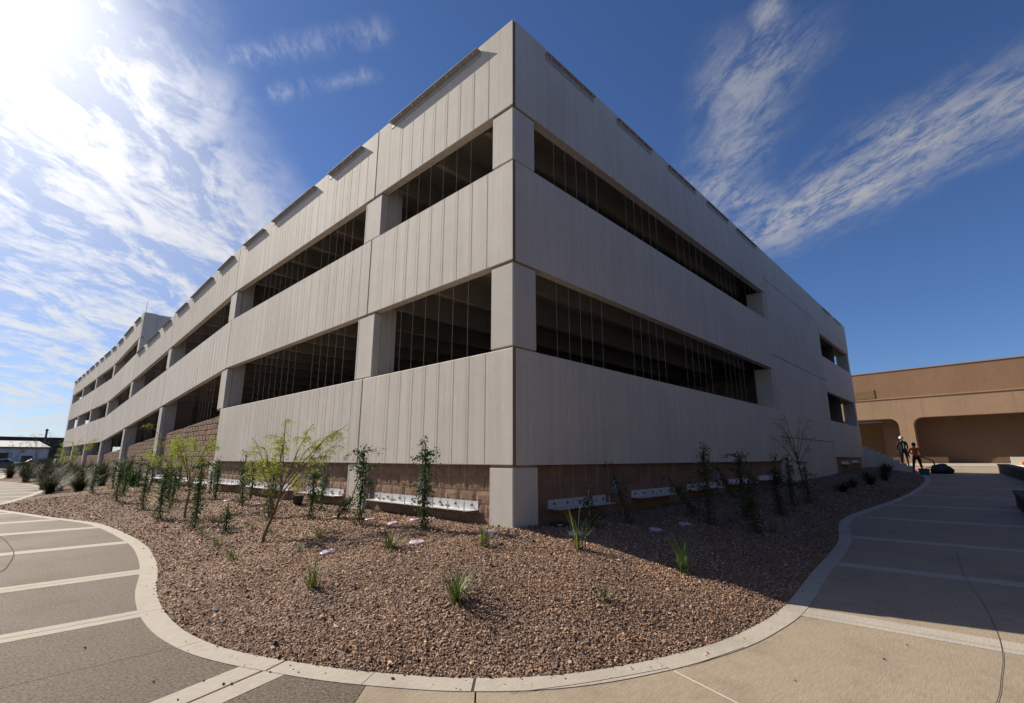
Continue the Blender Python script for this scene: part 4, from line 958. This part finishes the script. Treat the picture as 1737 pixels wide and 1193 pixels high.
def joints(lean=0., stride=.12, arm=.2, reach=.2, H=1.72):
    k = H / 1.75; J = {'pelvis': (0, 0, .95, .14, .11), 'waist': (0, lean * .3, 1.10, .13, .10), 'chest': (0, lean * .75, 1.34, .155, .11), 'neck': (0, lean * 1.0, 1.50, .055), 'head': (0, lean * 1.1 + .02, 1.60, .078, .09), 'crown': (0, lean * 1.15 + .01, 1.70, .07, .08)}
    for s_, n in ((-1, 'l'), (1, 'r')):
        J['sh' + n] = (s_ * .19, lean * .85, 1.42, .062); J['el' + n] = (s_ * (.24 + arm * .3), lean * .9 + reach * .35, 1.14, .045); J['wr' + n] = (s_ * (.22 + arm * .2), lean * .9 + reach * 1.1, .93, .033); J['ha' + n] = (s_ * (.21 + arm * .15), lean * .9 + reach * 1.3, .84, .035, .02)
        J['hip' + n] = (s_ * .10, 0, .88, .095); J['kn' + n] = (s_ * (.12 + stride * .3), s_ * stride * .5 + .03, .50, .065); J['an' + n] = (s_ * (.13 + stride * .6), s_ * stride, .09, .045); J['to' + n] = (s_ * (.14 + stride * .6), s_ * stride + .16, .035, .035, .03)
    return {n: (v[0] * k, v[1] * k, v[2] * k) + v[3:] for n, v in J.items()}
def bones(top, legs, sleeve): 
    d = {'*': legs, ('neck', 'head'): 'skin', ('head', 'crown'): 'skin', ('chest', 'neck'): top, ('waist', 'chest'): top, ('pelvis', 'waist'): top}
    for s_ in 'lr': d.update({('chest', 'sh' + s_): top, ('sh' + s_, 'el' + s_): top, ('el' + s_, 'wr' + s_): sleeve, ('wr' + s_, 'ha' + s_): 'skin', ('an' + s_, 'to' + s_): 'black'})
    return d
pz2 = hzf(31.2)
pB = person((30.9, -2.28, pz2), R(-75), joints(.10, .20, .25, .15, 1.70), E_, bones('shirt', 'navy', 'skin'), 'person in an orange shirt and dark trousers standing at the stair foot')
MB().lathe([(.088, 1.56), (.100, 1.63), (.092, 1.70), (.06, 1.745), (.01, 1.76)], (0, .10, -.03), 14).build('cap', 'hair', pB, True)
pA = person((32.5, -1.62, zb0 + 2 * rise), R(-60), joints(.03, .10, .1, .12, 1.80), E_, bones('navy', 'navy', 'navy'), 'person in dark clothes and white hard hat standing on the stair')
MB().lathe([(.145, 1.665), (.12, 1.675), (.118, 1.72), (.10, 1.78), (.055, 1.815), (.01, 1.825)], (0, .05, 0), 16).build('hard_hat', 'hat', pA, True)
q = MB(); 
q.box(-.03, .03, -.15, -.105, 1.08, 1.40).build('vest_stripe', 'vest', pA)
# bundle and bucket
bd = empty('dark_bundle', (31.3, -3.25, hzf(31.3))); tag(bd, 'humped dark bundle with a hoop handle at the end of the shaded walk', 'bundle')
bm = bmesh.new(); bmesh.ops.create_icosphere(bm, subdivisions=3, radius=1)
for v_ in bm.verts:
    c = v_.co; k = 1 + .10 * math.sin(5 * c.x + 2 * c.y) * math.cos(4 * c.z + 3 * c.y) + .05 * math.sin(11 * c.y + 7 * c.x); v_.co = Vector((c.x * .34 * k, c.y * .50 * k, max(-.0, (c.z * .36 + .16) * k)))
me = bpy.data.meshes.new('sack'); bm.to_mesh(me); bm.free(); me.polygons.foreach_set('use_smooth', [True] * len(me.polygons)); link('sack', me, 'black', bd)
MB().tube([(0, .42, .34), (0, .60, .32), (0, .74, .20), (0, .78, .04), (0, .74, .0)], .022, 6).build('handle', 'rail', bd)
bk = empty('teal_bucket', (29.6, -2.62, hzf(29.6))); tag(bk, 'squat teal bucket on the walk beside the orange shirted person', 'bucket')
MB().lathe([(.20, 0), (.25, .30), (.265, .30), (.265, .33), (.24, .33), (.19, .03)], n=18).build('bucket_body', 'teal', bk)
MB().tube([(.25 * math.cos(t), .0 + .02, .31 + .20 * math.sin(t)) for t in np.linspace(0, math.pi, 11)], .008, 5).build('handle', 'galv', bk)

# ------------------------------------------------------------------ far west background
sh = empty('metal_shed', (-16, 112, 0)); tag(sh, 'long white metal shed with grey roof and maroon trim', 'shed')
box('wall', 0, 17.4, 0, 12, 0, 3.25, 'white', sh); 
q = MB(); q.v = [(-.4, -.5, 3.30), (17.6, -.5, 3.30), (16.2, 6, 4.5), (1, 6, 4.5), (-.4, 12.5, 3.3), (17.6, 12.5, 3.3)]; q.f = [(0, 1, 2, 3), (1, 5, 2), (5, 4, 3, 2), (4, 0, 3), (0, 4, 5, 1)]; q.build('roof', 'roof', sh)
box('fascia', -.4, 17.6, -.56, -.5, 3.12, 3.36, 'trimred', sh); box('corner_trim', 17.41, 17.6, -.1, .3, 0, 3.1, 'trimred', sh)
box('door', 14.2, 15.5, -.06, 0, 0, 1.9, 'trimred', sh); box('window', 6, 9.6, -.05, 0, 1.2, 2.4, 'glass', sh); box('window', 11, 12.6, -.05, 0, 1.2, 2.4, 'glass', sh)
db = empty('dark_warehouse', (-60, 150, 0)); tag(db, 'long dark flat topped building along the skyline behind the shed', 'building')
box('wall', 0, 75, 0, 20, 0, 5.9, 'darkwall', db); box('parapet', -.2, 75.2, -.2, 20.2, 5.9, 6.15, 'darkwall', db); box('roof_strip', 5, 45, -.5, -.2, 4.2, 4.6, 'roof', db)
for k, (x, lab) in enumerate(((-9.2, 'left dark utility post above the far dark building'), (2.4, 'right dark utility post above the far dark building'))):
    pr = empty('utility_post', (x, 146, 0)); tag(pr, lab, 'post', 'posts behind the shed'); MB().tube([(0, 0, 0), (0, 0, 7.9)], [.24, .18], 8).build('shaft', 'rail', pr); MB().box(-.32, .32, -.2, .2, 7.5, 7.7).build('crossarm', 'rail', pr)
fn = empty('mesh_fence', (-1.5, 100, 0)); tag(fn, 'teal mesh covered fence before the white shed', 'fence')
box('mesh_panel', 0, 6.5, 0, .03, .25, 1.5, 'teal', fn)
for k in range(5): MB().tube([(k * 1.6, -.05, 0), (k * 1.6, -.05, 1.65)], .035, 6).build('fence_post', 'rail', fn)
def car(x, y, rz, paint, label):
    root = empty('parked_car', (x, y, -.03), rz); tag(root, label, 'car', 'cars parked before the shed')
    prof = [(-2.2, .35), (-2.25, .75), (-2.0, .95), (-1.3, 1.0), (-.6, 1.42), (.9, 1.45), (1.6, 1.02), (2.2, .92), (2.28, .6), (2.2, .35)]
    bm = bmesh.new(); L_ = [[bm.verts.new((px, s_ * (.86 if pz < 1.1 else .68), pz)) for px, pz in prof] for s_ in (-1, 1)]
    bm.faces.new(L_[0]); bm.faces.new(L_[1][::-1])
    for i in range(len(prof)): jn = (i + 1) % len(prof); bm.faces.new((L_[0][i], L_[1][i], L_[1][jn], L_[0][jn]))
    bmesh.ops.recalc_face_normals(bm, faces=bm.faces); me = bpy.data.meshes.new('car_body'); bm.to_mesh(me); bm.free(); bo = link('car_body', me, paint, root); bev(bo, .06, 2)
    for s_ in (-1, 1):
        w = MB(); w.v = [(-1.1, s_ * .862, 1.03), (1.25, s_ * .862, 1.03), (.8, s_ * .73, 1.38), (-.55, s_ * .73, 1.38)]; w.f = [(0, 1, 2, 3)]; w.build('side_window', 'glass', root)
        for px in (-1.4, 1.4): MB().tube([(px, s_ * .70, .33), (px, s_ * .90, .33)], .33, 14).build('wheel', 'rubber', root)
    w = MB(); w.v = [(-1.33, -.7, 1.03), (-1.33, .7, 1.03), (-.66, .62, 1.42), (-.66, -.62, 1.42)]; w.f = [(0, 1, 2, 3)]; w.build('windscreen', 'glass', root)
car(-7.8, 92, R(8), 'car_grey', 'dark car parked before the shed at picture edge'); car(-4.6, 90, R(-5), 'car_grey', 'dark grey car parked before the shed'); car(-1.0, 88, R(3), 'car_grey', 'low dark car parked before the teal fence'); car(1.2, 84, R(90), 'car_grey', 'grey car parked near the garage end')
def bushy(x, y, h, w, label):
    root = empty('background_tree', (x, y, -.05)); tag(root, label, 'tree', 'trees behind the garage end'); r = np.random.default_rng(int(abs(x * 31 + y)))
    MB().tube([(0, 0, 0), (.1, 0, h * .3), (0, .1, h * .6)], [.16, .12, .06], 7).build('trunk', 'bark', root); cs, ds = [], []
    for k in range(16):
        c = np.array([r.uniform(-1, 1) * w * .7, r.uniform(-1, 1) * w * .7, h * r.uniform(.35, .95)]); n_ = 130; q = r.normal(0, 1, (n_, 3)); q /= np.linalg.norm(q, axis=1)[:, None]; cs.append(c + q * w * r.uniform(.2, .42, (n_, 1))); ds.append(r.normal(0, 1, (n_, 3)))
    cs, ds = np.concatenate(cs), np.concatenate(ds); V, F = [], []; leaf_cloud(V, F, cs, ds, r.uniform(.12, .26, len(cs)), r.uniform(.08, .15, len(cs))); mk('crown', V, F, 'darkgrass', root)
bushy(4.5, 112, 4.6, 2.4, 'dark tree beside the shed corner'); bushy(7.5, 104, 4.4, 2.2, 'dark tree touching the garage end'); bushy(-16.5, 95, 7.2, 2.4, 'tall dark tree at the picture edge')
